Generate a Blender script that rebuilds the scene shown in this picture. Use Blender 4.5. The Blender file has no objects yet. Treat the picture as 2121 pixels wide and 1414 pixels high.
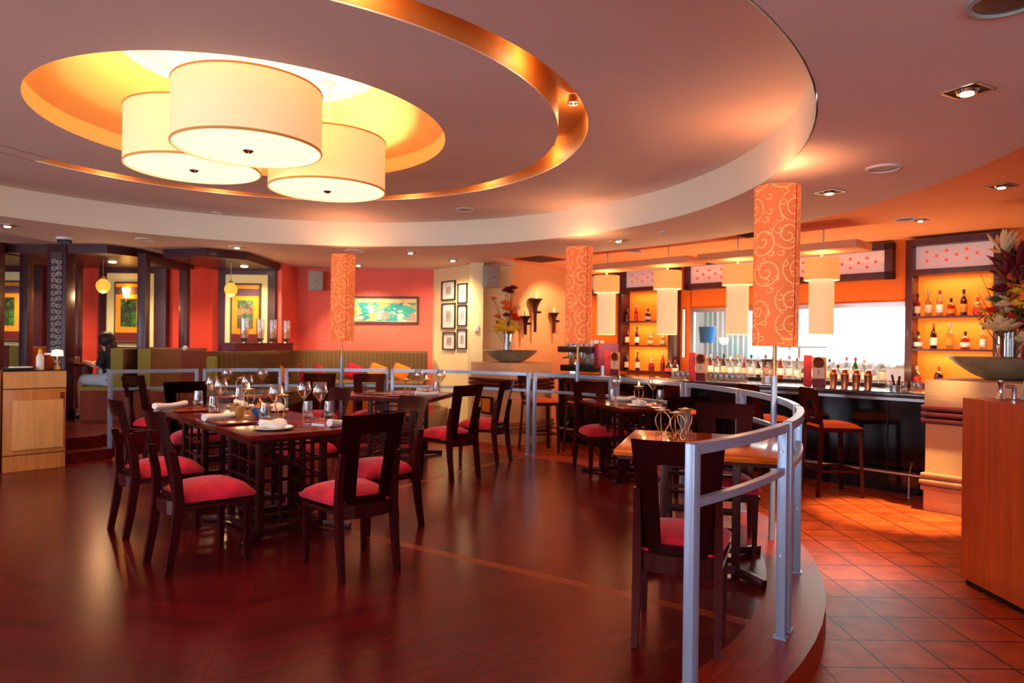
import bpy, bmesh, math, random
from math import pi, sin, cos, atan2, radians as RD, hypot
from mathutils import Vector, Matrix
random.seed(7)
SC = bpy.context.scene
COL = SC.collection

# ------------------------------------------------------------------ camera, world, exposure, daylight
cd = bpy.data.cameras.new('camera'); cam = bpy.data.objects.new('camera', cd); COL.objects.link(cam)
cam.location = (0, 0, 1.36); cam.rotation_mode = 'XYZ'
cam.rotation_euler = (Matrix.Rotation(RD(90), 3, 'X') @ Matrix.Rotation(.012, 3, 'Z')).to_euler()
cd.sensor_width = 36; cd.lens = 24.0; cd.shift_y = 3 / 2121; cd.clip_start = .05; cd.clip_end = 60
cd.dof.use_dof = True; cd.dof.focus_distance = 3.9; cd.dof.aperture_fstop = 2.4
SC.camera = cam
SC.view_settings.view_transform = 'Standard'; SC.view_settings.look = 'None'
SC.view_settings.exposure = 0.75; SC.view_settings.gamma = 1.0
try: SC.view_settings.use_curve_mapping = False
except Exception: pass
w = bpy.data.worlds.new('sky'); SC.world = w; w.use_nodes = True
wb = w.node_tree.nodes['Background']; wb.inputs[0].default_value = (.55, .75, 1, 1); wb.inputs[1].default_value = 1.6

def lamp(name, kind, loc, power, color, rot=None, size=.1, **kw):
    d = bpy.data.lights.new(name, kind); o = bpy.data.objects.new(name, d); COL.objects.link(o)
    o.location = loc; d.energy = power; d.color = color
    if kind == 'AREA':
        d.shape = 'RECTANGLE'; d.size = size[0]; d.size_y = size[1]
    elif kind in ('POINT', 'SPOT'): d.shadow_soft_size = size
    if kind == 'SPOT':
        d.spot_size = RD(kw.get('angle', 70)); d.spot_blend = kw.get('blend', .6)
    if rot: o.rotation_euler = rot
    if 'aim' in kw: o.rotation_euler = (Vector(kw['aim']) - Vector(loc)).to_track_quat('-Z', 'Y').to_euler()
    return o
WARM = (1, .60, .28); WARM2 = (1, .72, .42); COOL = (.74, .84, 1)
for i, x in enumerate((-7.2, -3.6, 0.0, 3.6)):                      # daylight in the four windows behind the camera
    lamp('daylight', 'AREA', (x, -2.35, 1.45), (95, 75, 38, 22)[i], COOL, rot=(RD(90), 0, RD(180)) if 0 else (RD(-90), 0, 0), size=(2.6, 1.9)).rotation_euler = (RD(90), 0, 0)
lamp('daylight', 'AREA', (-9.85, 2.2, 1.45), 110, COOL, size=(3.4, 1.9), aim=(0, 2.2, 1.3))
# kitchen tubes beyond the bar window
lamp('kitchen_light', 'AREA', (5.6, 11.3, 2.35), 170, (.80, .95, 1), size=(2.2, 2.2), aim=(5.6, 11.3, 0))

# ------------------------------------------------------------------ colour and materials
def lin(h):
    if isinstance(h, str):
        c = [int(h[i:i + 2], 16) / 255 for i in (0, 2, 4)]
        return tuple(x / 12.92 if x <= .04045 else ((x + .055) / 1.055) ** 2.4 for x in c) + (1,)
    return tuple(h) + ((1,) if len(h) == 3 else ())
MATS = {}
def mat(name, color, rough=.5, metal=0, emit=None, es=0, var=0, vscale=8, bump=0, bscale=40, coat=0, trans=0, sheen=0, ior=1.45, alpha=1, spec=.5, stretch=None, tint=None):
    m = bpy.data.materials.new(name); m.use_nodes = True; nt = m.node_tree; b = nt.nodes['Principled BSDF']
    c = lin(color)
    b.inputs['Base Color'].default_value = c; b.inputs['Roughness'].default_value = rough; b.inputs['Metallic'].default_value = metal
    b.inputs['Coat Weight'].default_value = coat; b.inputs['Coat Roughness'].default_value = .12
    b.inputs['Transmission Weight'].default_value = trans; b.inputs['IOR'].default_value = ior
    b.inputs['Specular IOR Level'].default_value = spec
    if tint: b.inputs['Specular Tint'].default_value = lin(tint)[:3] + (1,)
    if sheen: b.inputs['Sheen Weight'].default_value = sheen; b.inputs['Sheen Roughness'].default_value = .35; b.inputs['Sheen Tint'].default_value = (1, .5, .55, 1)
    if emit: b.inputs['Emission Color'].default_value = lin(emit); b.inputs['Emission Strength'].default_value = es
    if alpha < 1: b.inputs['Alpha'].default_value = alpha
    if var or bump:
        tc = nt.nodes.new('ShaderNodeTexCoord'); mp = nt.nodes.new('ShaderNodeMapping'); nt.links.new(tc.outputs['Object'], mp.inputs[0])
        if stretch: mp.inputs['Scale'].default_value = stretch
    if var:
        n = nt.nodes.new('ShaderNodeTexNoise'); n.inputs['Scale'].default_value = vscale; n.inputs['Detail'].default_value = 6
        nt.links.new(mp.outputs[0], n.inputs['Vector'])
        mx = nt.nodes.new('ShaderNodeMix'); mx.data_type = 'RGBA'
        mx.inputs[6].default_value = tuple(x * (1 - var) for x in c[:3]) + (1,); mx.inputs[7].default_value = tuple(min(1, x * (1 + var)) for x in c[:3]) + (1,)
        r = nt.nodes.new('ShaderNodeValToRGB'); r.color_ramp.elements[0].position = .32; r.color_ramp.elements[1].position = .68
        nt.links.new(n.outputs[0], r.inputs[0]); nt.links.new(r.outputs[0], mx.inputs[0]); nt.links.new(mx.outputs[2], b.inputs['Base Color'])
    if bump:
        n2 = nt.nodes.new('ShaderNodeTexNoise'); n2.inputs['Scale'].default_value = bscale; n2.inputs['Detail'].default_value = 5
        nt.links.new(mp.outputs[0], n2.inputs['Vector'])
        bp = nt.nodes.new('ShaderNodeBump'); bp.inputs['Strength'].default_value = bump; bp.inputs['Distance'].default_value = .01
        nt.links.new(n2.outputs[0], bp.inputs['Height']); nt.links.new(bp.outputs[0], b.inputs['Normal'])
    MATS[name] = m
    return m
M = MATS
mat('ceiling_paint', 'e2cdc2', .75, var=.02, vscale=1.5)
mat('ceiling_orange', 'f6a470', .7, var=.03, vscale=1.5)
mat('panel_paint', 'e89c6c', .7)
mat('rim_paint', 'efe2c4', .7)
mat('gold_paint', 'd08a3e', .55, var=.03)
mat('dome_paint', 'f4b874', .6)
mat('dome_white', 'fff3dc', .7)
mat('pink_wall', 'f26a58', .7, var=.05, vscale=2.5)
mat('red_wall', 'e2442e', .7, var=.04, vscale=2.5)
mat('orange_wall', 'f07018', .65, var=.05, vscale=2)
mat('tan_wall', 'f6b87c', .7, var=.04, vscale=2)
mat('cream_wall', 'f0dca6', .7, var=.02)
mat('white_wall', 'e8ecea', .5)
mat('rear_wall', 'c8a58a', .8)
mat('dark_wood', '300a0c', .3, var=.3, vscale=9, tint='ff9c90', stretch=(1, 1, .15))
mat('chair_wood', '30090b', .28, var=.3, vscale=14, tint='ff9c90', stretch=(1, 1, .15))
mat('frame_wood', '441820', .4, var=.25, vscale=7, coat=.15, stretch=(1, 1, .12))
mat('table_orange_reflection', 'd05c14', .16, var=.2, vscale=10, spec=.9, tint='ff9040', stretch=(.15, 1, 1))  # orange wall's reflection put into the tabletop's base colour and specular tint
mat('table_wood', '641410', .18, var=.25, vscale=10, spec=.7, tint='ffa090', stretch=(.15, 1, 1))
mat('lattice_wood', '2c0a0c', .3, var=.25, vscale=14, tint='ffb0a8')
mat('brown_wood', '70260f', .5, tint='ffb090', var=.2, vscale=8, stretch=(1, 1, .1))
mat('teak', 'c87a38', .35, var=.16, vscale=26, coat=.2, stretch=(1, 1, .06))
mat('teak_light', 'd89a58', .35, var=.10, vscale=26, stretch=(1, 1, .06))
mat('teak_red', 'b8481c', .33, var=.18, vscale=30, coat=.25, stretch=(1, 1, .05))
mat('velvet', 'c40e2a', .8, var=.35, vscale=6, sheen=.4, bump=.25, bscale=60)
mat('orange_seat', 'ff7020', .75, var=.12, vscale=12, sheen=.3)
mat('orange_cloth', 'f27a14', .85, var=.1)
mat('red_cloth', 'b00c22', .85, var=.1, sheen=.4)
mat('olive_end', '8c7a28', .75, var=.08)
mat('stool_wood', '3c0f0a', .35, var=.2, tint='ff9c80')
mat('bench_brown', '5a3018', .75, var=.1)
mat('rail_paint', '93a1ba', .28, metal=.35, var=.03)
mat('bolt', 'c8c8cc', .25, metal=1)
mat('chrome', 'd8d8dc', .12, metal=1)
mat('steel', 'b9bcc0', .3, metal=1)
mat('copper', 'd88a60', .18, metal=1)
mat('iron_gold', 'c8955a', .35, metal=.75)
mat('iron_dark', '3c1414', .5, metal=.3)
mat('black_gloss', '0a0a10', .12, coat=.4, var=.5, vscale=5)
mat('black', '101010', .5)
mat('bar_top', '3a3236', .12, coat=.5, var=.2)
mat('stone', 'd8a878', .6, var=.12, vscale=5, bump=.1, stretch=(.3, .3, 1))
mat('moulding', '5c1a14', .4, var=.15)
mat('stone_trim', 'b27a58', .5, var=.12)
mat('grey_plastic', '9a958c', .5)
mat('white_plastic', 'e8e2da', .5)
mat('cloth_white', 'f2ece6', .8, bump=.2, bscale=60)
mat('porcelain', 'ece4e0', .15, coat=.5)
mat('plate_red', '8a2a12', .2, coat=.6, var=.15)
mat('blue_glaze', '1c6ca8', .15, coat=.6)
mat('chip', 'e8a040', .6, var=.2)
mat('amber_pot', 'a8742c', .3, coat=.3)
mat('wax', 'f8e8c8', .5)
mat('flame', 'ffc060', .5, emit='ffb650', es=14)
mat('bulb', 'fff0d0', .5, emit='ffd9a0', es=14)
mat('bulb_dim', 'fff0d0', .5, emit='ffd9a0', es=3)
mat('led', 'ffe8b0', .5, emit='ffe0a0', es=9)
mat('screen_white', 'ffffff', .5, emit='f4fbff', es=2.2)
mat('lens_off', '30282a', .2, coat=.5)
mat('shade_cream', 'f7dfb4', .8, emit='ffcc88', es=.28)
mat('shade_seam', 'e0a050', .8)
mat('diffuser', 'fff4dc', .6, emit='ffe9c0', es=.75)
mat('cork', 'eab468', .8, emit='ffae5c', es=.30, var=.1, vscale=30)
mat('pendant_glow', 'ecb888', .6, emit='ffc48c', es=.40)
mat('amber_glass', 'ffb050', .3, emit='ff9c30', es=.8, var=.4, vscale=60)
mat('photo_mat', 'efe9e2', .6)
mat('picture_dark', '4a2a1c', .4, coat=.2)
mat('mat_cream', 'ece0a4', .7)
mat('mat_orange', 'e8941c', .7, var=.08)
mat('mat_maroon', '6a1c20', .7)
mat('art_violet', '5a3c50', .7)
mat('green_bowl', '8c8468', .35, var=.2, vscale=10)
mat('leaf', '3c5a22', .6, var=.3)
mat('stem', '6a5a24', .6)
mat('petal_yellow', 'f8c828', .6, var=.1)
mat('petal_orange', 'f06a1c', .6, var=.15)
mat('petal_red', 'd82818', .6, var=.15)
mat('petal_dark', '6c0c18', .6, var=.2)
mat('petal_cream', 'e8c890', .6, var=.1)
mat('branch', '5a3a1c', .7)
mat('hair', '2a1008', .6)
mat('skin', 'c88a68', .55)
mat('dark_cloth', '1c1a22', .8)
mat('pale_cloth', 'b8c0c8', .8)
mat('bucket_blue', '2878c8', .4)
mat('card_red', 'e03428', .5, var=.15, vscale=10)
mat('card_cream', 'f0c8a8', .6)
mat('card_maroon', '7a1430', .5)
mat('card_amber', 'e08a28', .5)
mat('carved', 'd0bcb0', .5)
mat('carved_dark', '4c3a3a', .6)

def glass_mat(name, color, gl=.12, rough=.02):
    # clear thin glass: mostly see-through, with a real gloss
    m = bpy.data.materials.new(name); m.use_nodes = True; nt = m.node_tree; nt.nodes.clear()
    o = nt.nodes.new('ShaderNodeOutputMaterial'); t = nt.nodes.new('ShaderNodeBsdfTransparent'); g = nt.nodes.new('ShaderNodeBsdfGlossy'); x = nt.nodes.new('ShaderNodeMixShader')
    t.inputs[0].default_value = lin(color); g.inputs[0].default_value = (1, .95, .92, 1); g.inputs[1].default_value = rough
    lw = nt.nodes.new('ShaderNodeLayerWeight'); lw.inputs[0].default_value = gl
    mr = nt.nodes.new('ShaderNodeMath'); mr.operation = 'MULTIPLY_ADD'; mr.inputs[1].default_value = .9; mr.inputs[2].default_value = .05
    nt.links.new(lw.outputs['Facing'], mr.inputs[0]); nt.links.new(mr.outputs[0], x.inputs[0]); nt.links.new(t.outputs[0], x.inputs[1]); nt.links.new(g.outputs[0], x.inputs[2]); nt.links.new(x.outputs[0], o.inputs[0])
    MATS[name] = m; return m
glass_mat('glass', 'f6f2f0', .25)
glass_mat('pane', 'f2fbfa', .08)
glass_mat('glass_amber', 'd07020', .2)
glass_mat('glass_green', '58a868', .2)
glass_mat('glass_clear_b', 'd8e8ea', .3)
glass_mat('glass_brown', '702c10', .2)

def floor_material():
    m = bpy.data.materials.new('floor_tiles'); m.use_nodes = True; nt = m.node_tree; b = nt.nodes['Principled BSDF']
    tc = nt.nodes.new('ShaderNodeTexCoord'); mp = nt.nodes.new('ShaderNodeMapping'); mp.inputs['Location'].default_value = (-1.80, -3.846, 0)
    nt.links.new(tc.outputs['Object'], mp.inputs[0])
    br = nt.nodes.new('ShaderNodeTexBrick'); br.offset = 0; br.squash = 1
    br.inputs['Scale'].default_value = 1; br.inputs['Brick Width'].default_value = .303; br.inputs['Row Height'].default_value = .303; br.inputs['Mortar Size'].default_value = .006; br.inputs['Mortar Smooth'].default_value = .1; br.inputs['Bias'].default_value = 0
    br.inputs['Color1'].default_value = lin('b4441c'); br.inputs['Color2'].default_value = lin('c25022'); br.inputs['Mortar'].default_value = lin('2c0c08')
    nt.links.new(mp.outputs[0], br.inputs['Vector'])
    n = nt.nodes.new('ShaderNodeTexNoise'); n.inputs['Scale'].default_value = 7; n.inputs['Detail'].default_value = 7; nt.links.new(mp.outputs[0], n.inputs['Vector'])
    r = nt.nodes.new('ShaderNodeValToRGB'); r.color_ramp.elements[0].color = (.55, .5, .45, 1); r.color_ramp.elements[1].color = (1.0, 1.0, 1.0, 1); r.color_ramp.elements[0].position = .3; r.color_ramp.elements[1].position = .65
    mx = nt.nodes.new('ShaderNodeMix'); mx.data_type = 'RGBA'; mx.blend_type = 'MULTIPLY'; mx.inputs[0].default_value = 1
    nt.links.new(n.outputs[0], r.inputs[0]); nt.links.new(br.outputs[0], mx.inputs[6]); nt.links.new(r.outputs[0], mx.inputs[7]); nt.links.new(mx.outputs[2], b.inputs['Base Color'])
    b.inputs['Roughness'].default_value = .42; b.inputs['Specular IOR Level'].default_value = .35; b.inputs['Specular Tint'].default_value = (1, .5, .3, 1)
    bp = nt.nodes.new('ShaderNodeBump'); bp.inputs['Strength'].default_value = .5; bp.inputs['Distance'].default_value = .004; bp.invert = True
    nt.links.new(br.outputs['Fac'], bp.inputs['Height']); nt.links.new(bp.outputs[0], b.inputs['Normal'])
    M['floor_tiles'] = m
floor_material()
def plank_material(name, c1, c2, gap, rough=.24):
    # varnished boards running along U of the mesh's own UV map (metres)
    m = bpy.data.materials.new(name); m.use_nodes = True; nt = m.node_tree; b = nt.nodes['Principled BSDF']
    uv = nt.nodes.new('ShaderNodeUVMap'); mp = nt.nodes.new('ShaderNodeMapping'); nt.links.new(uv.outputs[0], mp.inputs[0])
    br = nt.nodes.new('ShaderNodeTexBrick'); br.offset = .37
    for k, v in (('Scale', 1), ('Brick Width', 1.4), ('Row Height', .085), ('Mortar Size', .0012), ('Mortar Smooth', .2), ('Bias', 0)): br.inputs[k].default_value = v
    br.inputs['Color1'].default_value = lin(c1); br.inputs['Color2'].default_value = lin(c2); br.inputs['Mortar'].default_value = lin(gap)
    nt.links.new(mp.outputs[0], br.inputs['Vector'])
    mp2 = nt.nodes.new('ShaderNodeMapping'); mp2.inputs['Scale'].default_value = (1.2, 22, 1); nt.links.new(uv.outputs[0], mp2.inputs[0])
    n = nt.nodes.new('ShaderNodeTexNoise'); n.inputs['Scale'].default_value = 2.2; n.inputs['Detail'].default_value = 8; nt.links.new(mp2.outputs[0], n.inputs['Vector'])
    r = nt.nodes.new('ShaderNodeValToRGB'); r.color_ramp.elements[0].color = (.74, .70, .70, 1); r.color_ramp.elements[1].color = (1.0, 1.0, 1.0, 1); r.color_ramp.elements[0].position = .3; r.color_ramp.elements[1].position = .7
    mx = nt.nodes.new('ShaderNodeMix'); mx.data_type = 'RGBA'; mx.blend_type = 'MULTIPLY'; mx.inputs[0].default_value = 1
    nt.links.new(n.outputs[0], r.inputs[0]); nt.links.new(br.outputs[0], mx.inputs[6]); nt.links.new(r.outputs[0], mx.inputs[7]); nt.links.new(mx.outputs[2], b.inputs['Base Color'])
    n3 = nt.nodes.new('ShaderNodeTexNoise'); n3.inputs['Scale'].default_value = 3.5; n3.inputs['Detail'].default_value = 4; nt.links.new(uv.outputs[0], n3.inputs['Vector'])
    mr = nt.nodes.new('ShaderNodeMapRange'); mr.inputs[3].default_value = rough - .02; mr.inputs[4].default_value = rough + .05; nt.links.new(n3.outputs[0], mr.inputs[0]); nt.links.new(mr.outputs[0], b.inputs['Roughness'])
    b.inputs['Coat Weight'].default_value = .0; b.inputs['Specular IOR Level'].default_value = .5 if rough < .3 else .25; b.inputs['Specular Tint'].default_value = (1, .42, .36, 1)
    bp = nt.nodes.new('ShaderNodeBump'); bp.inputs['Strength'].default_value = .03; bp.inputs['Distance'].default_value = .002; nt.links.new(n.outputs[0], bp.inputs['Height']); nt.links.new(bp.outputs[0], b.inputs['Normal'])
    M[name] = m
plank_material('planks', '6a1216', '560e12', '220506', .22)
plank_material('planks_rim', '9a2e16', '882412', '2c0a0a', .34)
plank_material('planks_band', '8e3a1c', '843018', '401010', .28)

def swirl_material():
    m = bpy.data.materials.new('swirl_fabric'); m.use_nodes = True; nt = m.node_tree; b = nt.nodes['Principled BSDF']; N = nt.nodes.new; L = nt.links.new
    uv = N('ShaderNodeUVMap')
    def layer(scale, off, turns, rmax, width):
        mp = N('ShaderNodeMapping'); mp.inputs['Location'].default_value = off; mp.inputs['Scale'].default_value = (scale,) * 3; L(uv.outputs[0], mp.inputs[0])
        v = N('ShaderNodeTexVoronoi'); v.voronoi_dimensions = '2D'; v.inputs['Scale'].default_value = 1; v.inputs['Randomness'].default_value = .65; L(mp.outputs[0], v.inputs['Vector'])
        s = N('ShaderNodeVectorMath'); s.operation = 'SUBTRACT'; L(mp.outputs[0], s.inputs[0]); L(v.outputs['Position'], s.inputs[1])
        xy = N('ShaderNodeSeparateXYZ'); L(s.outputs[0], xy.inputs[0])
        at = N('ShaderNodeMath'); at.operation = 'ARCTAN2'; L(xy.outputs[1], at.inputs[0]); L(xy.outputs[0], at.inputs[1])
        a2 = N('ShaderNodeMath'); a2.operation = 'DIVIDE'; L(at.outputs[0], a2.inputs[0]); a2.inputs[1].default_value = 2 * pi
        ln = N('ShaderNodeVectorMath'); ln.operation = 'LENGTH'; L(s.outputs[0], ln.inputs[0])
        d = N('ShaderNodeMath'); d.operation = 'MULTIPLY_ADD'; L(ln.outputs['Value'], d.inputs[0]); d.inputs[1].default_value = turns; L(a2.outputs[0], d.inputs[2])
        f = N('ShaderNodeMath'); f.operation = 'FRACT'; L(d.outputs[0], f.inputs[0])
        c = N('ShaderNodeMath'); c.operation = 'COMPARE'; L(f.outputs[0], c.inputs[0]); c.inputs[1].default_value = .5; c.inputs[2].default_value = width
        lt = N('ShaderNodeMath'); lt.operation = 'LESS_THAN'; L(ln.outputs['Value'], lt.inputs[0]); lt.inputs[1].default_value = rmax
        mu = N('ShaderNodeMath'); mu.operation = 'MULTIPLY'; L(c.outputs[0], mu.inputs[0]); L(lt.outputs[0], mu.inputs[1])
        return mu
    A = layer(4.4, (0, 0, 0), 4.2, .5, .09); B = layer(10, (3.3, 1.7, 0), 3.0, .30, .12)
    mx = N('ShaderNodeMath'); mx.operation = 'MAXIMUM'; L(A.outputs[0], mx.inputs[0]); L(B.outputs[0], mx.inputs[1])
    c = N('ShaderNodeMix'); c.data_type = 'RGBA'; c.inputs[6].default_value = lin('e87038'); c.inputs[7].default_value = lin('ffa662'); L(mx.outputs[0], c.inputs[0])
    L(c.outputs[2], b.inputs['Base Color']); L(c.outputs[2], b.inputs['Emission Color']); b.inputs['Emission Strength'].default_value = .27; b.inputs['Roughness'].default_value = .8
    M['swirl_fabric'] = m
swirl_material()
def art_material(name, base, spots, scale):
    m = bpy.data.materials.new(name); m.use_nodes = True; nt = m.node_tree; b = nt.nodes['Principled BSDF']
    tc = nt.nodes.new('ShaderNodeTexCoord'); v = nt.nodes.new('ShaderNodeTexVoronoi'); v.inputs['Scale'].default_value = scale; n = nt.nodes.new('ShaderNodeTexNoise'); n.inputs['Scale'].default_value = scale * .7
    ad = nt.nodes.new('ShaderNodeMixRGB'); ad.inputs[0].default_value = .25; nt.links.new(tc.outputs['Object'], ad.inputs[1]); nt.links.new(n.outputs['Color'], ad.inputs[2]); nt.links.new(ad.outputs[0], v.inputs['Vector'])
    sp = nt.nodes.new('ShaderNodeSeparateColor'); nt.links.new(v.outputs['Color'], sp.inputs[0])
    r = nt.nodes.new('ShaderNodeValToRGB'); r.color_ramp.interpolation = 'CONSTANT'
    cs = [base] + spots
    for i, c in enumerate(cs):
        e = r.color_ramp.elements[0] if i == 0 else r.color_ramp.elements.new(i / len(cs))
        e.color = lin(c)
    nt.links.new(sp.outputs[0], r.inputs[0]); nt.links.new(r.outputs[0], b.inputs['Base Color']); b.inputs['Roughness'].default_value = .5
    M[name] = m
art_material('art_lilies', '1f9a9c', ['3ab0a4', 'e0c070', 'e8e0c0', '2a8c90', 'd88a78', 'c8a860', '2f9898'], 11)
art_material('art_garden', '2c6a3c', ['4a8a3a', '6a2c2c', '2a4a38', 'c8704a', '3c7c5c'], 16)
art_material('art_dark', '2a3c20', ['1c2418', '3c8a2c', '402820', '243018'], 16)
art_material('art_photo', 'd8d4d2', ['9a9494', 'e4e0dc', '4a4648', 'c8c2c0'], 26)
def stripe_material(name, a, b_, scale):
    m = bpy.data.materials.new(name); m.use_nodes = True; nt = m.node_tree; b = nt.nodes['Principled BSDF']
    uv = nt.nodes.new('ShaderNodeUVMap'); wv = nt.nodes.new('ShaderNodeTexWave'); wv.inputs['Scale'].default_value = scale; wv.inputs['Distortion'].default_value = .4
    nt.links.new(uv.outputs[0], wv.inputs[0]); c = nt.nodes.new('ShaderNodeMix'); c.data_type = 'RGBA'; c.inputs[6].default_value = lin(a); c.inputs[7].default_value = lin(b_)
    nt.links.new(wv.outputs[0], c.inputs[0]); nt.links.new(c.outputs[2], b.inputs['Base Color']); b.inputs['Roughness'].default_value = .8
    M[name] = m
stripe_material('olive_stripe', '54401a', '6e4a1c', 4.5)

# ------------------------------------------------------------------ mesh helpers
class MB:
    def __init__(s): s.bm = bmesh.new(); s.uv = s.bm.loops.layers.uv.new('UVMap')
    def quad(s, pts): 
        f = s.bm.faces.new([s.bm.verts.new(p) for p in pts]); return f
    def box(s, c, d, rz=0, bev=0, tilt=None):
        m = Matrix.Translation(c) @ Matrix.Rotation(rz, 4, 'Z')
        if tilt: m = m @ tilt
        m = m @ Matrix.Diagonal((d[0], d[1], d[2], 1))
        r = bmesh.ops.create_cube(s.bm, size=1, matrix=m)
        if bev:
            es = list({e for v in r['verts'] for e in v.link_edges})
            bmesh.ops.bevel(s.bm, geom=es, offset=bev, segments=2, affect='EDGES', profile=.6)
        return s
    def beam(s, a, b, wx, wz, bev=0):
        a = Vector(a); b = Vector(b); d = b - a; L = d.length
        q = d.to_track_quat('Z', 'Y' if abs(d.normalized().z) > .7 else 'X')
        m = Matrix.Translation((a + b) / 2) @ q.to_matrix().to_4x4() @ Matrix.Diagonal((wx, wz, L, 1))
        r = bmesh.ops.create_cube(s.bm, size=1, matrix=m)
        if bev:
            es = list({e for v in r['verts'] for e in v.link_edges})
            bmesh.ops.bevel(s.bm, geom=es, offset=bev, segments=2, affect='EDGES', profile=.6)
        return s
    def lathe(s, prof, n=24, c=(0, 0, 0), cap=False, sx=1, sy=1):
        rings = []
        for r, z in prof:
            if r < 1e-5: rings.append([s.bm.verts.new((c[0], c[1], c[2] + z))])
            else: rings.append([s.bm.verts.new((c[0] + r * sx * cos(2 * pi * k / n), c[1] + r * sy * sin(2 * pi * k / n), c[2] + z)) for k in range(n)])
        tot = 0; ls = [0]
        for i in range(len(prof) - 1): tot += hypot(prof[i + 1][0] - prof[i][0], prof[i + 1][1] - prof[i][1]); ls.append(tot)
        rm = max(p[0] for p in prof)
        for i in range(len(rings) - 1):
            A, B = rings[i], rings[i + 1]
            for k in range(n):
                k2 = (k + 1) % n
                vs = [A[k % len(A)], A[k2 % len(A)], B[k2 % len(B)], B[k % len(B)]]
                us = [(k, i), (k + 1, i), (k + 1, i + 1), (k, i + 1)]
                u = []; v = []
                for q, t in zip(vs, us):
                    if q not in v: v.append(q); u.append(t)
                if len(v) >= 3:
                    try: f = s.bm.faces.new(v)
                    except ValueError: continue
                    for lp, t in zip(f.loops, u): lp[s.uv].uv = (t[0] / n * 2 * pi * rm, ls[t[1]])
        if cap:
            for rr in (rings[0], rings[-1]):
                if len(rr) > 2: s.bm.faces.new(rr)
        return s
    def tube(s, pts, r, n=8, closed=False, square=False):
        P = [Vector(p) for p in pts]; rings = []; N = len(P)
        if square: n = 4
        up = None
        for i, p in enumerate(P):
            if closed: t = P[(i + 1) % N] - P[i - 1]
            else: t = P[min(i + 1, N - 1)] - P[max(i - 1, 0)]
            t.normalize()
            if up is None:
                up = Vector((0, 0, 1)) if abs(t.z) < .9 else Vector((1, 0, 0))
            u = (up - t * up.dot(t)).normalized(); v = t.cross(u)
            if not square: up = u
            rr = r[i] if isinstance(r, (list, tuple)) else r
            off = pi / 4 if square else 0; k_ = 2 ** .5 if square else 1
            rings.append([s.bm.verts.new(p + (u * cos(off + 2 * pi * k / n) + v * sin(off + 2 * pi * k / n)) * rr * k_) for k in range(n)])
        m = N if closed else N - 1
        for i in range(m):
            A, B = rings[i], rings[(i + 1) % N]
            for k in range(n): s.bm.faces.new((A[k], A[(k + 1) % n], B[(k + 1) % n], B[k]))
        if not closed: s.bm.faces.new(rings[0][::-1]); s.bm.faces.new(rings[-1])
        return s
    def prism(s, poly, z0, z1):
        lo = [s.bm.verts.new((x, y, z0)) for x, y in poly]; hi = [s.bm.verts.new((x, y, z1)) for x, y in poly]; n = len(poly)
        s.bm.faces.new(lo[::-1]); s.bm.faces.new(hi)
        for i in range(n): s.bm.faces.new((lo[i], lo[(i + 1) % n], hi[(i + 1) % n], hi[i]))
        return s
    def ring(s, r0, r1, a0, a1, z0, z1, c=(0, 0), n=96):
        full = abs(a1 - a0) > 359.9; k = max(3, int(n * abs(a1 - a0) / 360)); A = [RD(a0 + (a1 - a0) * i / k) for i in range(k + (0 if full else 1))]
        R = [[s.bm.verts.new((c[0] + r * cos(a), c[1] + r * sin(a), z)) for a in A] for r, z in ((r0, z0), (r1, z0), (r1, z1), (r0, z1))]
        m = len(A) if full else len(A) - 1
        for i in range(m):
            j = (i + 1) % len(A)
            for q in range(4): s.bm.faces.new((R[q][i], R[(q + 1) % 4][i], R[(q + 1) % 4][j], R[q][j]))
        if not full:
            s.bm.faces.new([R[q][0] for q in range(4)]); s.bm.faces.new([R[q][-1] for q in range(4)][::-1])
        return s
    def ball(s, c, r, sub=2, sc=(1, 1, 1), rot=None):
        m = Matrix.Translation(c)
        if rot: m = m @ rot
        bmesh.ops.create_icosphere(s.bm, subdivisions=sub, radius=r, matrix=m @ Matrix.Diagonal((*sc, 1))); return s
    def build(s, name, material, parent=None, loc=(0, 0, 0), rz=0, kind=None, ang=40):
        bmesh.ops.recalc_face_normals(s.bm, faces=s.bm.faces[:])
        me = bpy.data.meshes.new(name); s.bm.to_mesh(me); s.bm.free()
        for p in me.polygons: p.use_smooth = True
        try: me.set_sharp_from_angle(angle=RD(ang))
        except Exception: pass
        for mm in (material if isinstance(material, list) else [material]): me.materials.append(M[mm] if isinstance(mm, str) else mm)
        o = bpy.data.objects.new(name, me); COL.objects.link(o); o.location = loc; o.rotation_euler = (0, 0, rz)
        if parent: o.parent = parent
        if kind: o['kind'] = kind
        return o
def tag(o, label=None, cat=None, group=None, kind=None):
    if label: o['label'] = label
    if cat: o['category'] = cat
    if group: o['group'] = group
    if kind: o['kind'] = kind
    return o
def thing(name, label, cat, loc=(0, 0, 0), rz=0, group=None):
    o = bpy.data.objects.new(name, None); COL.objects.link(o); o.location = loc; o.rotation_euler = (0, 0, rz); o.empty_display_size = .1
    return tag(o, label, cat, group)
def kids(o): return [c for c in COL.objects if c.parent == o]
KID = {}
def copy_tree(o, parent=None):
    c = o.copy(); COL.objects.link(c); c.parent = parent
    for ch in (KID.setdefault(o.name, kids(o))): copy_tree(ch, c)
    return c
def dup(proto, loc, rz, label, group=None, scale=None):
    if not proto.get('used'): o = proto; o['used'] = 1; KID.setdefault(o.name, kids(o))
    else: o = copy_tree(proto)
    o.location = loc; o.rotation_euler = (0, 0, rz); o['label'] = label
    if group: o['group'] = group
    if scale: o.scale = scale
    return o
def face(f): return atan2(f[1], f[0]) - pi / 2

# =================================================================== SETTING
CF = (-1.765, 5.266); CC = (-2.0, 5.25)
ZL, ZU = 2.64, 2.96
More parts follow.
